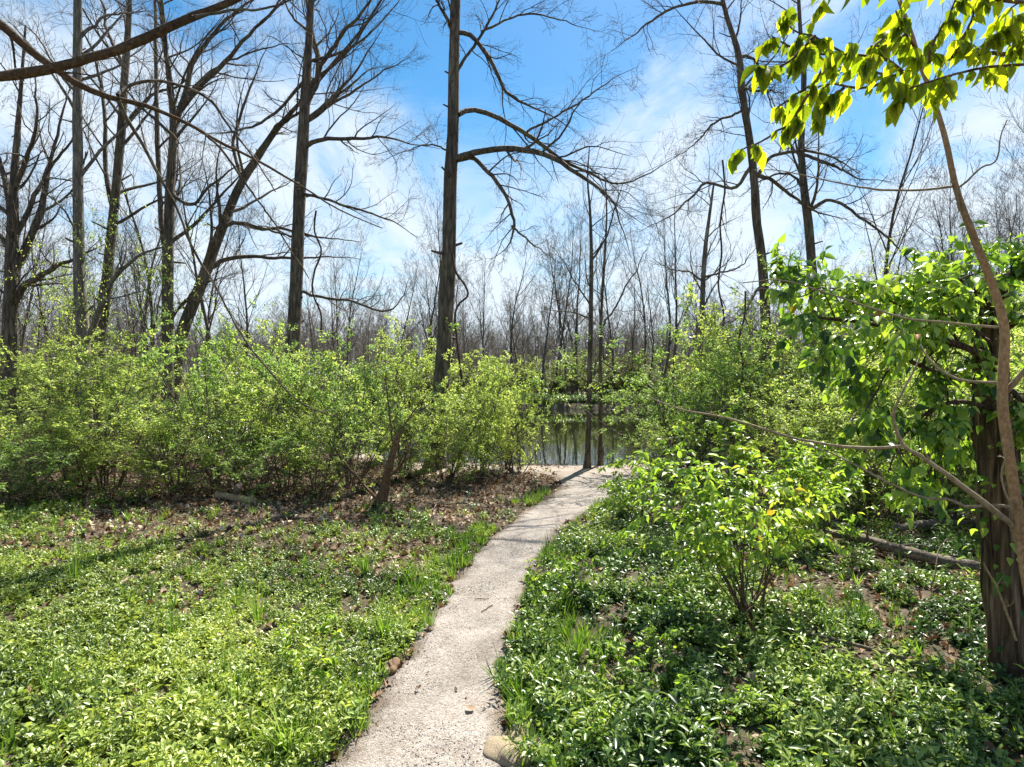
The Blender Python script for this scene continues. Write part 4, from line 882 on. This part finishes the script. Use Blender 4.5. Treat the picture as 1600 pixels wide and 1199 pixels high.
for k, (px, y, hs_, ws_, lab) in enumerate([(1262, 6.1, .75, .75, 'bright loose bush between the young bush and the fallen log'), (1115, 6.3, .75, .8, 'bright loose bush behind the left half of the young bush'), (1000, 7.4, .45, .6, 'low leafy bush on the bank by the path bend'), (1470, 7.3, .9, .9, 'leafy bush deep left of the vine-covered trunk'), (1210, 7.2, .95, 1.0, 'leafy bush deep behind the young bush'), (1360, 7.4, .8, .9, 'leafy bush directly behind the fallen log')]):
    put_shrub((px - 800) / F * y, y, hs_, ws_, lab, k, None, MB_, 'bush', 'bush')
# small tree with pale young leaves, right
YT = make_shrub(390, 3.6, 1.1, 5, .05, (6, 4, 3), 2, 'leaf_shrub', droop=.2, low=.55)
put_shrub((1385 - 800) / F * 13, 13, 1.12, .9, 'young tree with airy pale green crown on the right skyline', 0, None, [YT], 'young_tree', 'tree')
put_shrub((175 - 800) / F * 13.5, 13.5, 1.35, .8, 'young tree with pale green leaves climbing between the left trunks', 0, None, [YT], 'young_tree', 'tree')
put_shrub((85 - 800) / F * 15.5, 15.5, 1.25, .9, 'young tree with sparse yellow leaves behind the leftmost trunks', 0, None, [YT], 'young_tree', 'tree')

# ------------------------------------------------------------------ leaves as objects
leafvar = []
for s in range(5):
    V, Fc = T_NEAR; r = np.random.default_rng(s); V = V.copy(); V[:, 2] += r.uniform(-.25, .1) * V[:, 1] ** 2 + r.uniform(-.2, .4) * V[:, 0] ** 2; V[:, 0] += .06 * r.normal() * V[:, 1] ** 2
    leafvar.append((V, Fc))
def leafset(mat, wr): return [newmesh('leaf', V * np.array([wr, 1, 1]), [Fc], mat, smoothf=True) for V, Fc in leafvar]
def leaf_objs(parent, base, pos, D, Nn, L, meshes, rng, stuffmat, wr, maxn=290, cam_first=True, T=T_NEAR):
    order = np.argsort(np.linalg.norm(pos - np.array([0, 0, CZ]), axis=1)) if cam_first else np.arange(len(pos))
    x, y, n = frames(D, Nn)
    for i in order[:maxn]:
        o = bpy.data.objects.new('leaf', meshes[int(rng.integers(len(meshes)))]); C.objects.link(o); o.parent = parent
        m = Matrix(((x[i, 0], y[i, 0], n[i, 0]), (x[i, 1], y[i, 1], n[i, 1]), (x[i, 2], y[i, 2], n[i, 2]))) * float(L[i])
        o.matrix_local = Matrix.Translation(Vector(pos[i] - base)) @ m.to_4x4()
    rest = order[maxn:]
    if len(rest):
        me = leafmesh('small_leaves', T, pos[rest] - base, D[rest], Nn[rest], L[rest], L[rest] * wr, stuffmat, rng)
        link('foliage', me, parent)['kind'] = 'stuff'

# young bush in the right foreground
rng = np.random.default_rng(71)
bx, by = GP(1172, 985); base = np.array([bx, by, float(hz(bx, by))])
th = thing('young_bush', 'young bright green bush with drooping pointed leaves right of the path', 'bush', tuple(base))
targets = [(1000, 770, -.1), (1010, 800, .2), (1050, 740, .3), (1085, 705, -.2), (1120, 720, .35), (1160, 700, -.3), (1200, 715, .25), (1230, 745, -.3), (1265, 770, .1), (1290, 800, -.15), (1180, 760, -.45), (1110, 790, -.4), (1060, 830, -.3), (1235, 810, .4), (1140, 740, .1), (985, 830, -.1), (1030, 790, -.35), (1000, 735, .3), (1305, 760, .2), (1310, 830, -.1), (1090, 850, -.45), (1255, 740, .45)]
S = []
for (px, py, dy) in targets:
    e = at(px, py, by + dy); m1 = base * .45 + e * .55 + np.array([0, 0, .16]); S.append(spline([[*(base + rng.normal(0, .05, 3) * [1, 1, 0])], m1, e], 12))
S = np.array(S); SR = rng.uniform(.004, .008, len(S))[:, None] * np.linspace(1, .25, 12)
for k in range(len(S)): link('stem', batch_mesh('stem', [(S[k][None] , SR[k][None], 5)], M['bark_limb' if k % 2 else 'shrub_stem'], .05, k, base), th)
A, B = kids(S, SR, 11, rng, .32, 1., (30, 65), (.2, .36), .6, 6, .12, (0, 0, -1), .06, .0015, .4, .2, 0)
kc = A[:, -1]; kk = (.6 * vnoise(kc[:, 0] * 5 + kc[:, 2] * 5, kc[:, 1] * 4 - kc[:, 2] * 5, 3) + .4 * vnoise(kc[:, 0] * 13, kc[:, 2] * 13, 4)) > .44; A = A[kk]; B = B[kk]
link('twigs', batch_mesh('twigs', [(A, B, 4)], M['shrub_stem'], 0, 0, base), th)['kind'] = 'stuff'
pos, dd, nn = pairs(np.concatenate([A]), 6, rng, .12, 1.05, 52, .55); p2, d2, n2 = pairs(S, 7, rng, .4, 1.02, 52, .5)
pos = np.vstack([pos, p2]); dd = np.vstack([dd, d2]); nn = np.vstack([nn, n2])
leaf_objs(th, base, pos, dd, nn, .066 * rng.uniform(.55, 1.15, len(pos)), leafset(M['leaf_bush'], .52), rng, M['leaf_bush_s'], .5)
STAT.append(('bush', len(pos)))

# vine-covered snag at the right
rng = np.random.default_rng(81)
TP, TR = px_path([(1596, 1080, 108), (1590, 1045, 72), (1580, 950, 60), (1570, 850, 56), (1562, 740, 52), (1553, 650, 48), (1548, 560, 42), (1556, 480, 34), (1570, 430, 24)], 3.55, .15, 60)
base = np.array([TP[0, 0], TP[0, 1], float(hz(TP[0, 0], TP[0, 1]))])
TP[0, 2] = base[2] - .06
th = thing('vine_covered_tree', 'furrowed reddish-brown trunk smothered in dark glossy vine leaves at the right', 'tree', tuple(base))
# furrowed trunk as real relief
S_ = 40; a = np.arange(S_) * 2 * np.pi / S_; Z = np.linspace(0, 1, 60)
fur = np.array([[vnoise(4.5 * math.cos(t) + 40 + .6 * z, 4.5 * math.sin(t) + 3.2 * z, 5) for t in a] for z in Z]); fur2 = np.array([[vnoise(11 * math.cos(t) + 9, 11 * math.sin(t) + 9 * z, 6) for t in a] for z in Z])
V, Fq = tubes([(TP[None], TR[None], S_)]); cen = np.repeat(TP, S_, 0); V = cen + (V - cen) * (1 + .50 * (fur.reshape(-1, 1) - .5) + .34 * (fur2.reshape(-1, 1) - .5))
link('trunk', newmesh('trunk', V - base, [Fq], M['bark_cedar'], smoothf=False), th)
limbs = [([(1552, 560, 14), (1500, 540, 11), (1440, 525, 9), (1380, 510, 7), (1310, 500, 5), (1250, 495, 4), (1215, 510, 3)], -.5),
         ([(1550, 600, 12), (1490, 592, 10), (1430, 570, 7), (1370, 548, 5), (1320, 545, 4), (1290, 570, 2)], .4),
         ([(1556, 500, 12), (1530, 460, 9), (1490, 435, 6), (1450, 440, 4), (1420, 455, 2)], .1),
         ([(1562, 470, 10), (1580, 430, 8), (1600, 410, 6), (1640, 400, 4)], -.3),
         ([(1552, 640, 9), (1500, 625, 7), (1450, 640, 5), (1410, 680, 3.5), (1390, 730, 2)], -.3),
         ([(1553, 650, 8), (1510, 670, 6), (1470, 710, 5), (1440, 760, 3)], .4),
         ([(1558, 520, 12), (1600, 500, 9), (1650, 520, 6), (1690, 560, 4)], -.3),
         ([(1560, 600, 10), (1590, 620, 8), (1630, 660, 5), (1650, 720, 3)], -.4),
         ([(1548, 540, 9), (1500, 500, 7), (1440, 490, 5), (1390, 470, 3)], -.4),
         ([(1440, 525, 5), (1400, 560, 4), (1370, 610, 3), (1350, 650, 2)], -.4),
         ([(1500, 540, 5), (1470, 480, 4), (1500, 440, 3), (1540, 425, 2)], -.5),
         ([(1380, 510, 4), (1340, 470, 3), (1290, 455, 2.5), (1245, 470, 2)], -.5)]
A = [];B = []
for k, (pts, dr) in enumerate(limbs):
    p_, r_ = px_path(pts, 3.6, dr, 20, .006, rng); link('vine_stem', batch_mesh('vine_stem', [(p_[None], r_[None], 6)], M['twig_dark'], .08, k, base), th); A.append(p_); B.append(r_)
A = np.array(A); B = np.array(B)
a1, b1 = kids(A, B, 13, rng, .15, 1., (35, 75), (.2, .34), .5, 6, .16, (0, 0, -1), .06, .0018, .3, .3, 0)
a2, b2 = kids(a1, b1, 3, rng, .2, 1., (30, 60), (.4, .8), .6, 5, .15, (0, 0, -1), .08, .0014, .4, 0, .2)
# leafless tangle under the canopy
st = A[[0, 1, 4, 5, 7, 8]][:, 2:14].reshape(-1, 3); st = st[rng.integers(0, len(st), 70)]
a3 = grow(st, np.stack([rng.normal(-.5, .5, 70), rng.normal(0, .4, 70), rng.normal(-.6, .3, 70)], -1), rng.uniform(.25, .7, 70), 9, rng, .16, (0, 0, -1), .08); b3 = np.full((70, 9), .0018) * np.linspace(1.6, .5, 9)
link('twigs', batch_mesh('twigs', [(a1, b1, 4), (a2, b2, 3), (a3, b3, 4)], M['twig_dark'], 0, 0, base), th)['kind'] = 'stuff'
pos, dd, nn = pairs(a1, 5, rng, .1, 1.05, 60, .6); p2, d2, n2 = pairs(a2, 4, rng, .2, 1.1, 60, .6)
# leaves hugging the trunk
tt = rng.integers(17, 58, 230); aa = rng.uniform(0, 6.28, 230); p3 = TP[tt] + np.stack([np.cos(aa), np.sin(aa), aa * 0], -1) * (TR[tt][:, None] * 1.1 + rng.uniform(0, .13, (230, 1))); d3 = np.stack([np.cos(aa), np.sin(aa), -.6 + rng.normal(0, .4, 230)], -1); n3 = np.stack([np.cos(aa), np.sin(aa), np.ones(230)], -1)
tt = rng.integers(1, 26, 16); aa = rng.uniform(3.0, 5.2, 16); p4 = TP[tt] + np.stack([np.cos(aa), np.sin(aa), aa * 0], -1) * (TR[tt][:, None] * 1.15); d4 = np.stack([np.cos(aa), np.sin(aa), -.6 + aa * 0], -1); n4 = np.stack([np.cos(aa), np.sin(aa), .7 + aa * 0], -1)
pos = np.vstack([pos, p2, p3, p4]); dd = np.vstack([dd, d2, d3, d4]); nn = np.vstack([nn, n2, n3, n4])
kp = (pos[:, 0] / pos[:, 1] * F + 800) > 1205; pos, dd, nn = pos[kp], dd[kp], nn[kp]; nn = norm(nn + np.array([0, -.5, 0]))
leaf_objs(th, base, pos, dd, nn, .060 * rng.uniform(.6, 1.2, len(pos)), leafset(M['leaf_vine'], .62), rng, M['leaf_vine_s'], .6)
STAT.append(('vine', len(pos)))

# slim brown sapling in front of it
rng = np.random.default_rng(91)
TP, TR = px_path([(1690, 1330, 30), (1640, 1060, 26), (1606, 910, 23), (1590, 800, 22), (1578, 720, 21), (1567, 640, 21), (1567, 590, 20), (1570, 520, 18), (1556, 460, 17), (1525, 380, 15), (1494, 295, 12.5), (1478, 220, 11), (1460, 160, 10), (1441, 110, 9), (1425, 55, 8.5), (1405, 0, 8), (1380, -90, 6), (1350, -180, 4)], 2.35, .1, 60)
TR = TR * .74
base = np.array([TP[0, 0], TP[0, 1], float(hz(TP[0, 0], TP[0, 1]))])
th = thing('sapling', 'slim orange-brown sapling curving up the right side with bare side branches', 'sapling', tuple(base))
link('trunk', batch_mesh('trunk', [(TP[None], TR[None], 14)], M['bark_sapling'], .025, 4, base), th)
bl = [([(1590, 845, 13), (1582, 820, 12), (1550, 795, 11), (1490, 750, 9), (1440, 715, 8), (1411, 696, 7.5), (1400, 665, 6), (1398, 645, 5.5), (1410, 618, 4.5), (1425, 590, 3.6), (1440, 560, 2.6)], -.25),
      ([(1412, 697, 6), (1370, 700, 6), (1310, 698, 5.5), (1240, 686, 5), (1180, 667, 4.5), (1120, 652, 3.6), (1060, 641, 2.8), (1000, 618, 1.8)], .25),
      ([(1588, 800, 8), (1572, 791, 7), (1545, 790, 6), (1510, 792, 5.5), (1480, 780, 5), (1440, 778, 4.5), (1370, 746, 4), (1300, 712, 3.2), (1235, 690, 2.4)], .3),
      ([(1572, 612, 11), (1600, 580, 10), (1640, 540, 9), (1700, 500, 7)], -.2),
      ([(1566, 598, 6), (1520, 596, 5), (1480, 586, 4.4), (1450, 562, 3.8), (1436, 540, 3)], .2),
      ([(1490, 292, 5), (1450, 296, 4.4), (1380, 297, 4), (1320, 289, 3), (1230, 270, 2), (1180, 268, 1.4)], .3),
      ([(1560, 512, 5), (1500, 507, 4.4), (1420, 501, 3.8), (1377, 488, 3.4), (1296, 461, 3), (1222, 440, 2.4), (1160, 445, 1.8)], .4),
      ([(1500, 330, 5), (1495, 300, 4.5), (1508, 285, 4), (1535, 260, 3.6), (1555, 250, 3.2), (1563, 215, 2.6), (1575, 185, 2)], -.1),
      ([(1588, 1000, 5), (1560, 930, 4), (1530, 880, 3)], -.2),
      ([(1600, 800, 6), (1640, 780, 6), (1700, 760, 5)], -.1),
      ([(1594, 770, 5), (1580, 790, 4), (1568, 745, 3.6), (1580, 700, 3)], -.15)]
A = [];B = []
for k, (pts, dr) in enumerate(bl):
    p_, r_ = px_path(pts, 2.4, dr, 26, .003, rng); r_ = r_ * .82; link('branch', batch_mesh('branch', [(p_[None], r_[None], 7)], M['bark_twig'], .06, k, base), th); A.append(p_); B.append(r_)
bt = twigset(np.array(A), np.array(B), rng, (3, 2), lf=((.08, .25), (.3, .6)), minr=.0009, t0=.35, K=(7, 5), trop=(0, 0, 1), tk=.03)
link('twigs', batch_mesh('twigs', bt, M['bark_twig'], 0, 0, base), th)['kind'] = 'stuff'

# leafy branch hanging in at the top right
rng = np.random.default_rng(95)
base = np.array([2.15, 1.55, float(hz(2.15, 1.55))])
th = thing('leafy_tree', 'near tree at the top right with backlit yellow-green pointed leaves', 'tree', tuple(base))
TP = spline([(2.15, 1.55, -.05, .035), (2.05, 1.5, 1.0, .03), (1.9, 1.45, 1.9, .024), (1.75, 1.45, 2.6, .015), (1.6, 1.5, 3.1, .008)], 24)
link('trunk', batch_mesh('trunk', [(TP[None, :, :3], TP[None, :, 3], 9)], M['bark_sapling'], .05, 1, base), th)
tw = [[(2700, 300), (2100, 325), (1700, 330), (1500, 310), (1350, 305), (1200, 320), (1060, 350), (930, 400), (800, 465), (700, 500), (600, 490), (480, 470), (400, 520), (330, 600)],
      [(2100, 335), (1540, 360), (1400, 375), (1250, 400), (1130, 430), (1000, 480), (900, 510)],
      [(1060, 350), (1010, 270), (960, 180), (935, 110), (900, 60)],
      [(930, 400), (850, 340), (720, 310), (620, 300), (520, 240), (440, 200), (330, 160), (280, 50)],
      [(620, 300), (500, 300), (380, 310), (260, 240), (200, 200)],
      [(400, 520), (340, 620), (300, 680), (220, 720), (100, 790), (-20, 830)],
      [(1200, 320), (1250, 220), (1300, 120), (1340, 0), (1400, -80)],
      [(1350, 305), (1420, 230), (1500, 150), (1600, 80)],
      [(2600, 200), (1900, 60), (1500, 0), (1250, -40), (1000, -60), (760, -70), (600, -50), (420, -60)],
      [(1060, 350), (1080, 250), (1130, 150), (1180, 60), (1220, -20)],
      [(1600, 320), (1560, 220), (1620, 120), (1700, 40)],
      [(720, 310), (760, 260), (820, 210), (860, 180)],
      [(440, 200), (340, 300), (240, 370), (130, 380)],
      [(520, 240), (490, 360), (420, 460), (300, 540), (210, 600)],
      [(930, 400), (860, 420), (760, 400), (640, 400), (540, 370)],
      [(600, 490), (520, 560), (470, 640)],
      [(960, 180), (880, 220), (820, 250), (740, 260)]]
npr = [26, 20, 10, 28, 15, 10, 15, 13, 26, 12, 11, 8, 8, 10, 10, 6, 8]; PP = [];DD = [];NN = []
for k, pts in enumerate(tw):
    dep = 1.42 + rng.normal(0, .07)
    pp = [(1150 + X * .28125, Y * .28125, (8 if k in (0, 8) else 5.5) * (1 - .7 * q_ / len(pts))) for q_, (X, Y) in enumerate(pts)]
    p_, r_ = px_path(pp, dep, rng.uniform(-.12, .25), 30, .002, rng)
    link('branch', batch_mesh('branch', [(p_[None], r_[None], 6)], M['bark_limb'], .05, k, base), th)
    s_, d_, n_ = pairs(p_[None], npr[k] // 2, rng, .02 if k not in (0, 8, 1) else .38, 1.03, 60, 1.6)
    qa, qb = kids(p_[None], r_[None], 7 if k in (0, 3, 8, 1) else 4, rng, .4 if k in (0, 8, 1) else .1, 1., (35, 75), (.07, .13), .5, 6, .1, (0, 0, -1), .16, .0008, .4, 0, 0)
    if k not in (0, 8, 1): qa = p_[0] * 0 + qa
    link('twigs', batch_mesh('twigs', [(qa, qb, 4)], M['bark_limb'], 0, 0, base), th)['kind'] = 'stuff'
    s2, d2, n2 = pairs(qa, 4, rng, .2, 1.1, 55, 1.6); s_ = np.vstack([s_, s2]); d_ = np.vstack([d_, d2]); n_ = np.vstack([n_, n2])
    PP.append(s_); DD.append(d_); NN.append(np.array([0, -1, .45]) + rng.normal(0, .5, n_.shape))
pos = np.vstack(PP); dd = norm(np.vstack(DD)); nn = norm(np.vstack(NN)); STAT.append(('canopy', len(pos)))
leaf_objs(th, base, pos, dd, nn, .036 * rng.uniform(.45, 1.35, len(pos)), leafset(M['leaf_canopy'], .56), rng, M['leaf_canopy_s'], .5)

# ------------------------------------------------------------------ logs, stones, small things
rng = np.random.default_rng(99)
def log(name, label, cat, pts, w, mat='deadwood', forks=3, lift=.0):
    A = []
    for (px, py), ww in zip(pts, w):
        x, y = GP(px, py); A.append([x, y, float(hz(x, y)) + lift + ww * .45, ww / 2])
    S = spline(A, 26); base = S[0, :3].copy(); S = np.vstack([S[:1], S, S[-1:]]); S[0, 3] = .001; S[-1, 3] = .001; S[0, :3] -= (S[2, :3] - S[1, :3]) * .08; S[-1, :3] += (S[2, :3] - S[1, :3]) * .08
    o = thing(name, label, cat, tuple(base))
    link('stem', batch_mesh('stem', [(S[None, :, :3], S[None, :, 3], 10)], M[mat], .10, 5, base), o)
    if forks:
        a, b = kids(S[None, :, :3], S[None, :, 3], forks, rng, .2, .95, (30, 70), (.15, .4), .35, 8, .12, (0, 0, -1), .02, .003)
        for k in range(len(a)): link('branch', batch_mesh('branch', [(a[k][None], b[k][None], 5)], M[mat], .05, k, base), o)
    return o
log('fallen_log', 'long grey fallen log lying behind the young bush on the right', 'log', [(1240, 850), (1330, 866), (1400, 885), (1470, 903), (1530, 912)], [.05, .075, .09, .095, .08], forks=5, lift=.06)
log('fallen_branch', 'forked fallen branch resting behind the grey log', 'branch', [(1400, 858), (1450, 850), (1500, 842), (1560, 838)], [.06, .07, .05, .04], forks=3, lift=.1)
log('fallen_log', 'short tan log under the left shrubs', 'log', [(338, 784), (365, 787), (398, 792)], [.09, .10, .09], 'bark_twig', 0)
log('fallen_branch', 'dark twisted dead branch under the left shrubs', 'branch', [(370, 790), (385, 760), (420, 748), (470, 765)], [.1, .1, .08, .04], 'deadwood', 5, .12)
log('fallen_branch', 'pale dry branches below the small orange-brown tree', 'branch', [(600, 800), (640, 788), (680, 795), (720, 800)], [.02, .018, .014, .01], 'bark_twig', 6)
log('fallen_branch', 'long thin dead stick lying in the creeper at the lower right', 'branch', [(1200, 1010), (1300, 1030), (1400, 1060), (1480, 1090)], [.018, .02, .018, .01], 'deadwood', 5, .07)
log('fallen_branch', 'thin stick standing in for a branch shadow at the left edge of the creeper', 'branch', [(-30, 893), (40, 897), (110, 905), (150, 907)], [.02, .022, .018, .01], 'deadwood', 3)  # stick added in place of the horizontal branch shadow across the creeper
# tangle of dead brush in the right middle ground
for k, (px, py, n_, h_, lab) in enumerate([(1390, 830, 20, .9, 'tangle of bare dead stems behind the grey log'), (1480, 960, 9, .8, 'curled bare stems left of the vine-covered trunk'), (1330, 800, 16, .8, 'dark bare brush right of the young bush'), (60, 790, 18, 1.0, 'bare dark brush at the far left under the shrubs'), (190, 775, 20, 1.1, 'wide bare brush under the second shrub from the left'), (350, 765, 22, 1.1, 'wide dark brush behind the short tan log'), (520, 770, 20, 1.0, 'dark bare brush left of the orange-brown stem foot'), (760, 758, 16, .8, 'bare brush under the rounded shrub by the track'), (120, 790, 14, .8, 'bare twiggy brush in front of the far-left shrubs'), (260, 770, 16, .9, 'bare twiggy brush under the leaning tree'), (680, 765, 14, .7, 'bare twiggy brush at the foot of the tall middle tree'), (1430, 800, 22, 1.0, 'wide tangle of bare stems below the vine branches'), (1240, 800, 16, .8, 'bare brush just behind the young bush'), (440, 775, 16, .6, 'heap of dead sticks in the shade of the left thicket'), (560, 760, 14, .7, 'bare arching stems left of the small orange-brown tree'), (1540, 860, 12, 1.0, 'bare arching stems beside the vine-covered trunk')]):
    x, y = GP(px, py); b = np.array([x, y, float(hz(x, y))]); a = rng.uniform(0, 6.28, n_)
    P = grow(b + rng.normal(0, .25, (n_, 3)) * [1, 1, 0], np.stack([np.cos(a) * .9, np.sin(a) * .9, rng.uniform(.3, 1.1, n_)], -1), h_ * rng.uniform(.7, 1.6, n_), 12, rng, .14, (0, 0, -1), .12)
    P[..., 2] = np.maximum(P[..., 2], hz(P[..., 0], P[..., 1]) + .01); R = rng.uniform(.002, .007, n_)[:, None] * np.linspace(1, .3, 12)
    a2, b2 = kids(P, R, 4, rng, .2, 1, (30, 60), (.2, .4), .6, 6, .15, (0, 0, -1), .08, .0014)
    tag(link('dead_brush', batch_mesh('dead_brush', [(P, R, 5), (a2, b2, 3)], M['twig_dark' if k % 4 else 'deadwood'], 0, 0, b), None, tuple(b)), lab, 'brush')
def put_rock(px, py, sx, sy, sz, label, seed, mat, rz=0, sink=.3, amp=.55):
    x, y = GP(px, py); me = rock(seed, M[mat], 1.0, 4, amp); o = link('rock', me, None, (x, y, float(hz(x, y)) + sz * (1 - sink))); o.scale = (sx, sy, sz); o.rotation_euler = (0, 0, rz); tag(o, label, 'rock')
put_rock(803, 1182, .125, .11, .034, 'flat tan stone at the bottom right edge of the path', 3, 'rock_tan', .4, .45, .26)
put_rock(822, 1148, .07, .05, .025, 'small tan stone just behind the flat one beside the path', 4, 'rock_tan', 1.0)
put_rock(615, 1050, .035, .055, .035, 'rough brown stone at the left edge of the path', 6, 'rock_brown', -.3, .2)
put_rock(622, 1002, .022, .026, .018, 'small brown stone above the rough one at the left path edge', 8, 'rock_brown', .8, .3)
# dry leaf and twigs on the path
for (px, py, s, lab, sd_) in [(733, 1118, .05, 'curled brown leaf lying on the gravel path', 3), (653, 1086, .022, 'tiny brown leaf on the gravel left of the big one', 5)]:
    x, y = GP(px, py); o = link('dead_leaf', deadleaf(sd_), None, (x, y, float(hz(x, y)) + .03)); o.scale = (s, s, s); o.rotation_euler = (.3, .1, .9); tag(o, lab, 'leaf')
for (a_, b_, lab) in [((742, 941), (764, 940), 'short level twig on the middle of the path'), ((752, 962), (770, 950), 'short slanting twig on the middle of the path'), ((820, 895), (832, 890), 'tiny twig on the path near its right edge')]:
    p = [np.array([*GP(*a_), 0.0]), np.array([*GP(*b_), 0.0])]; P = np.linspace(p[0], p[1], 6); P[:, 2] = hz(P[:, 0], P[:, 1]) + .026; P[1:-1] += rng.normal(0, .003, (4, 3))
    tag(link('twig', batch_mesh('twig', [(P[None], np.full((1, 6), .003), 5)], M['twig_dark'], .1, 1, P[0]), None, tuple(P[0])), lab, 'twig')
# clumps of wild onion / tall grass that stand out
onion = [tuft(60 + s, 34, .34, .0022, spread=.22) for s in range(2)]; lush = [tuft(70 + s, 60, .26, .005, spread=.6) for s in range(3)]
for (px, py, s, kind, lab) in [(405, 985, 1.15, 0, 'upright dark clump of thin onion grass in the left creeper'), (115, 925, 1.1, 0, 'onion grass clump at the far left, behind'), (85, 1110, 1.0, 0, 'sparse upright grass clump at the lower left'), (270, 1010, .8, 0, 'thin grass clump left of the upright onion grass'), (600, 1000, .8, 1, 'lush grass tuft beside the left edge of the path'), (570, 905, .8, 1, 'grass tuft near where the shade begins on the left'), (455, 1185, 1.0, 1, 'lush grass tuft at the bottom edge left of the path'), (900, 1040, .8, 1, 'grass tuft right of the path'), (640, 915, .7, 1, 'small grass tuft left of the narrowing path'), (820, 1190, .6, 1, 'grass tuft behind the flat tan stone')]:
    x, y = GP(px, py); me = (onion if kind == 0 else lush)[len(lab) % (2 if kind == 0 else 3)]; o = link('grass_clump', me, None, (x, y, float(hz(x, y)))); o.scale = (s, s, s); o.rotation_euler = (0, 0, px); tag(o, lab, 'grass clump')
# seedlings
seedl = [make_shrub(400 + s, .42, .22, 3, .045, (3, 2, 2), 2, 'leaf_bush_s', T_MID, .4, .3, .22) for s in range(3)]
for (px, py, s, lab) in [(475, 1075, .8, 'small yellowish seedling in the left creeper'), (870, 960, 1.0, 'dark-stemmed seedling at the right edge of the path'), (1010, 1080, .7, 'seedling with long bright leaves in the right creeper'), (940, 1185, .5, 'seedling with pointed leaves at the bottom right of the path'), (1095, 1180, .6, 'broad bright seedling at the bottom right'), (960, 800, 1.0, 'leafy seedling on the bank right of the narrowing path')]:
    x, y = GP(px, py); put_shrub(x, y, s, s, lab, len(lab), None, seedl, 'seedling', 'seedling')
# driftwood on the far shore
for (px0, px1, y_, lab) in [(870, 935, 54.6, 'pale driftwood trunk lying on the far shore'), (940, 1010, 55.2, 'fallen tree lying along the far shore on the right')]:
    P = np.linspace([(px0 - 800) / F * y_, y_, 0], [(px1 - 800) / F * y_, y_ - .5, 0], 10); P[:, 2] = hz(P[:, 0], P[:, 1]) + .12 + rng.normal(0, .03, 10); R = np.linspace(.14, .05, 10)[None]
    a, b = kids(P[None], R, 8, rng, .2, 1, (30, 70), (.2, .4), .5, 6, .15, (0, 0, 1), .05, .02)
    o = thing('driftwood', lab, 'driftwood', tuple(P[0])); link('stem', batch_mesh('stem', [(P[None], R, 6)], M['bark_pale'], .1, 1, P[0]), o); link('branches', batch_mesh('branches', [(a, b, 4)], M['bark_pale'], 0, 0, P[0]), o)
tri = sum(len(m.loops) - 2 * len(m.polygons) for m in bpy.data.meshes); print('unique triangles', tri, 'objects', len(bpy.data.objects))
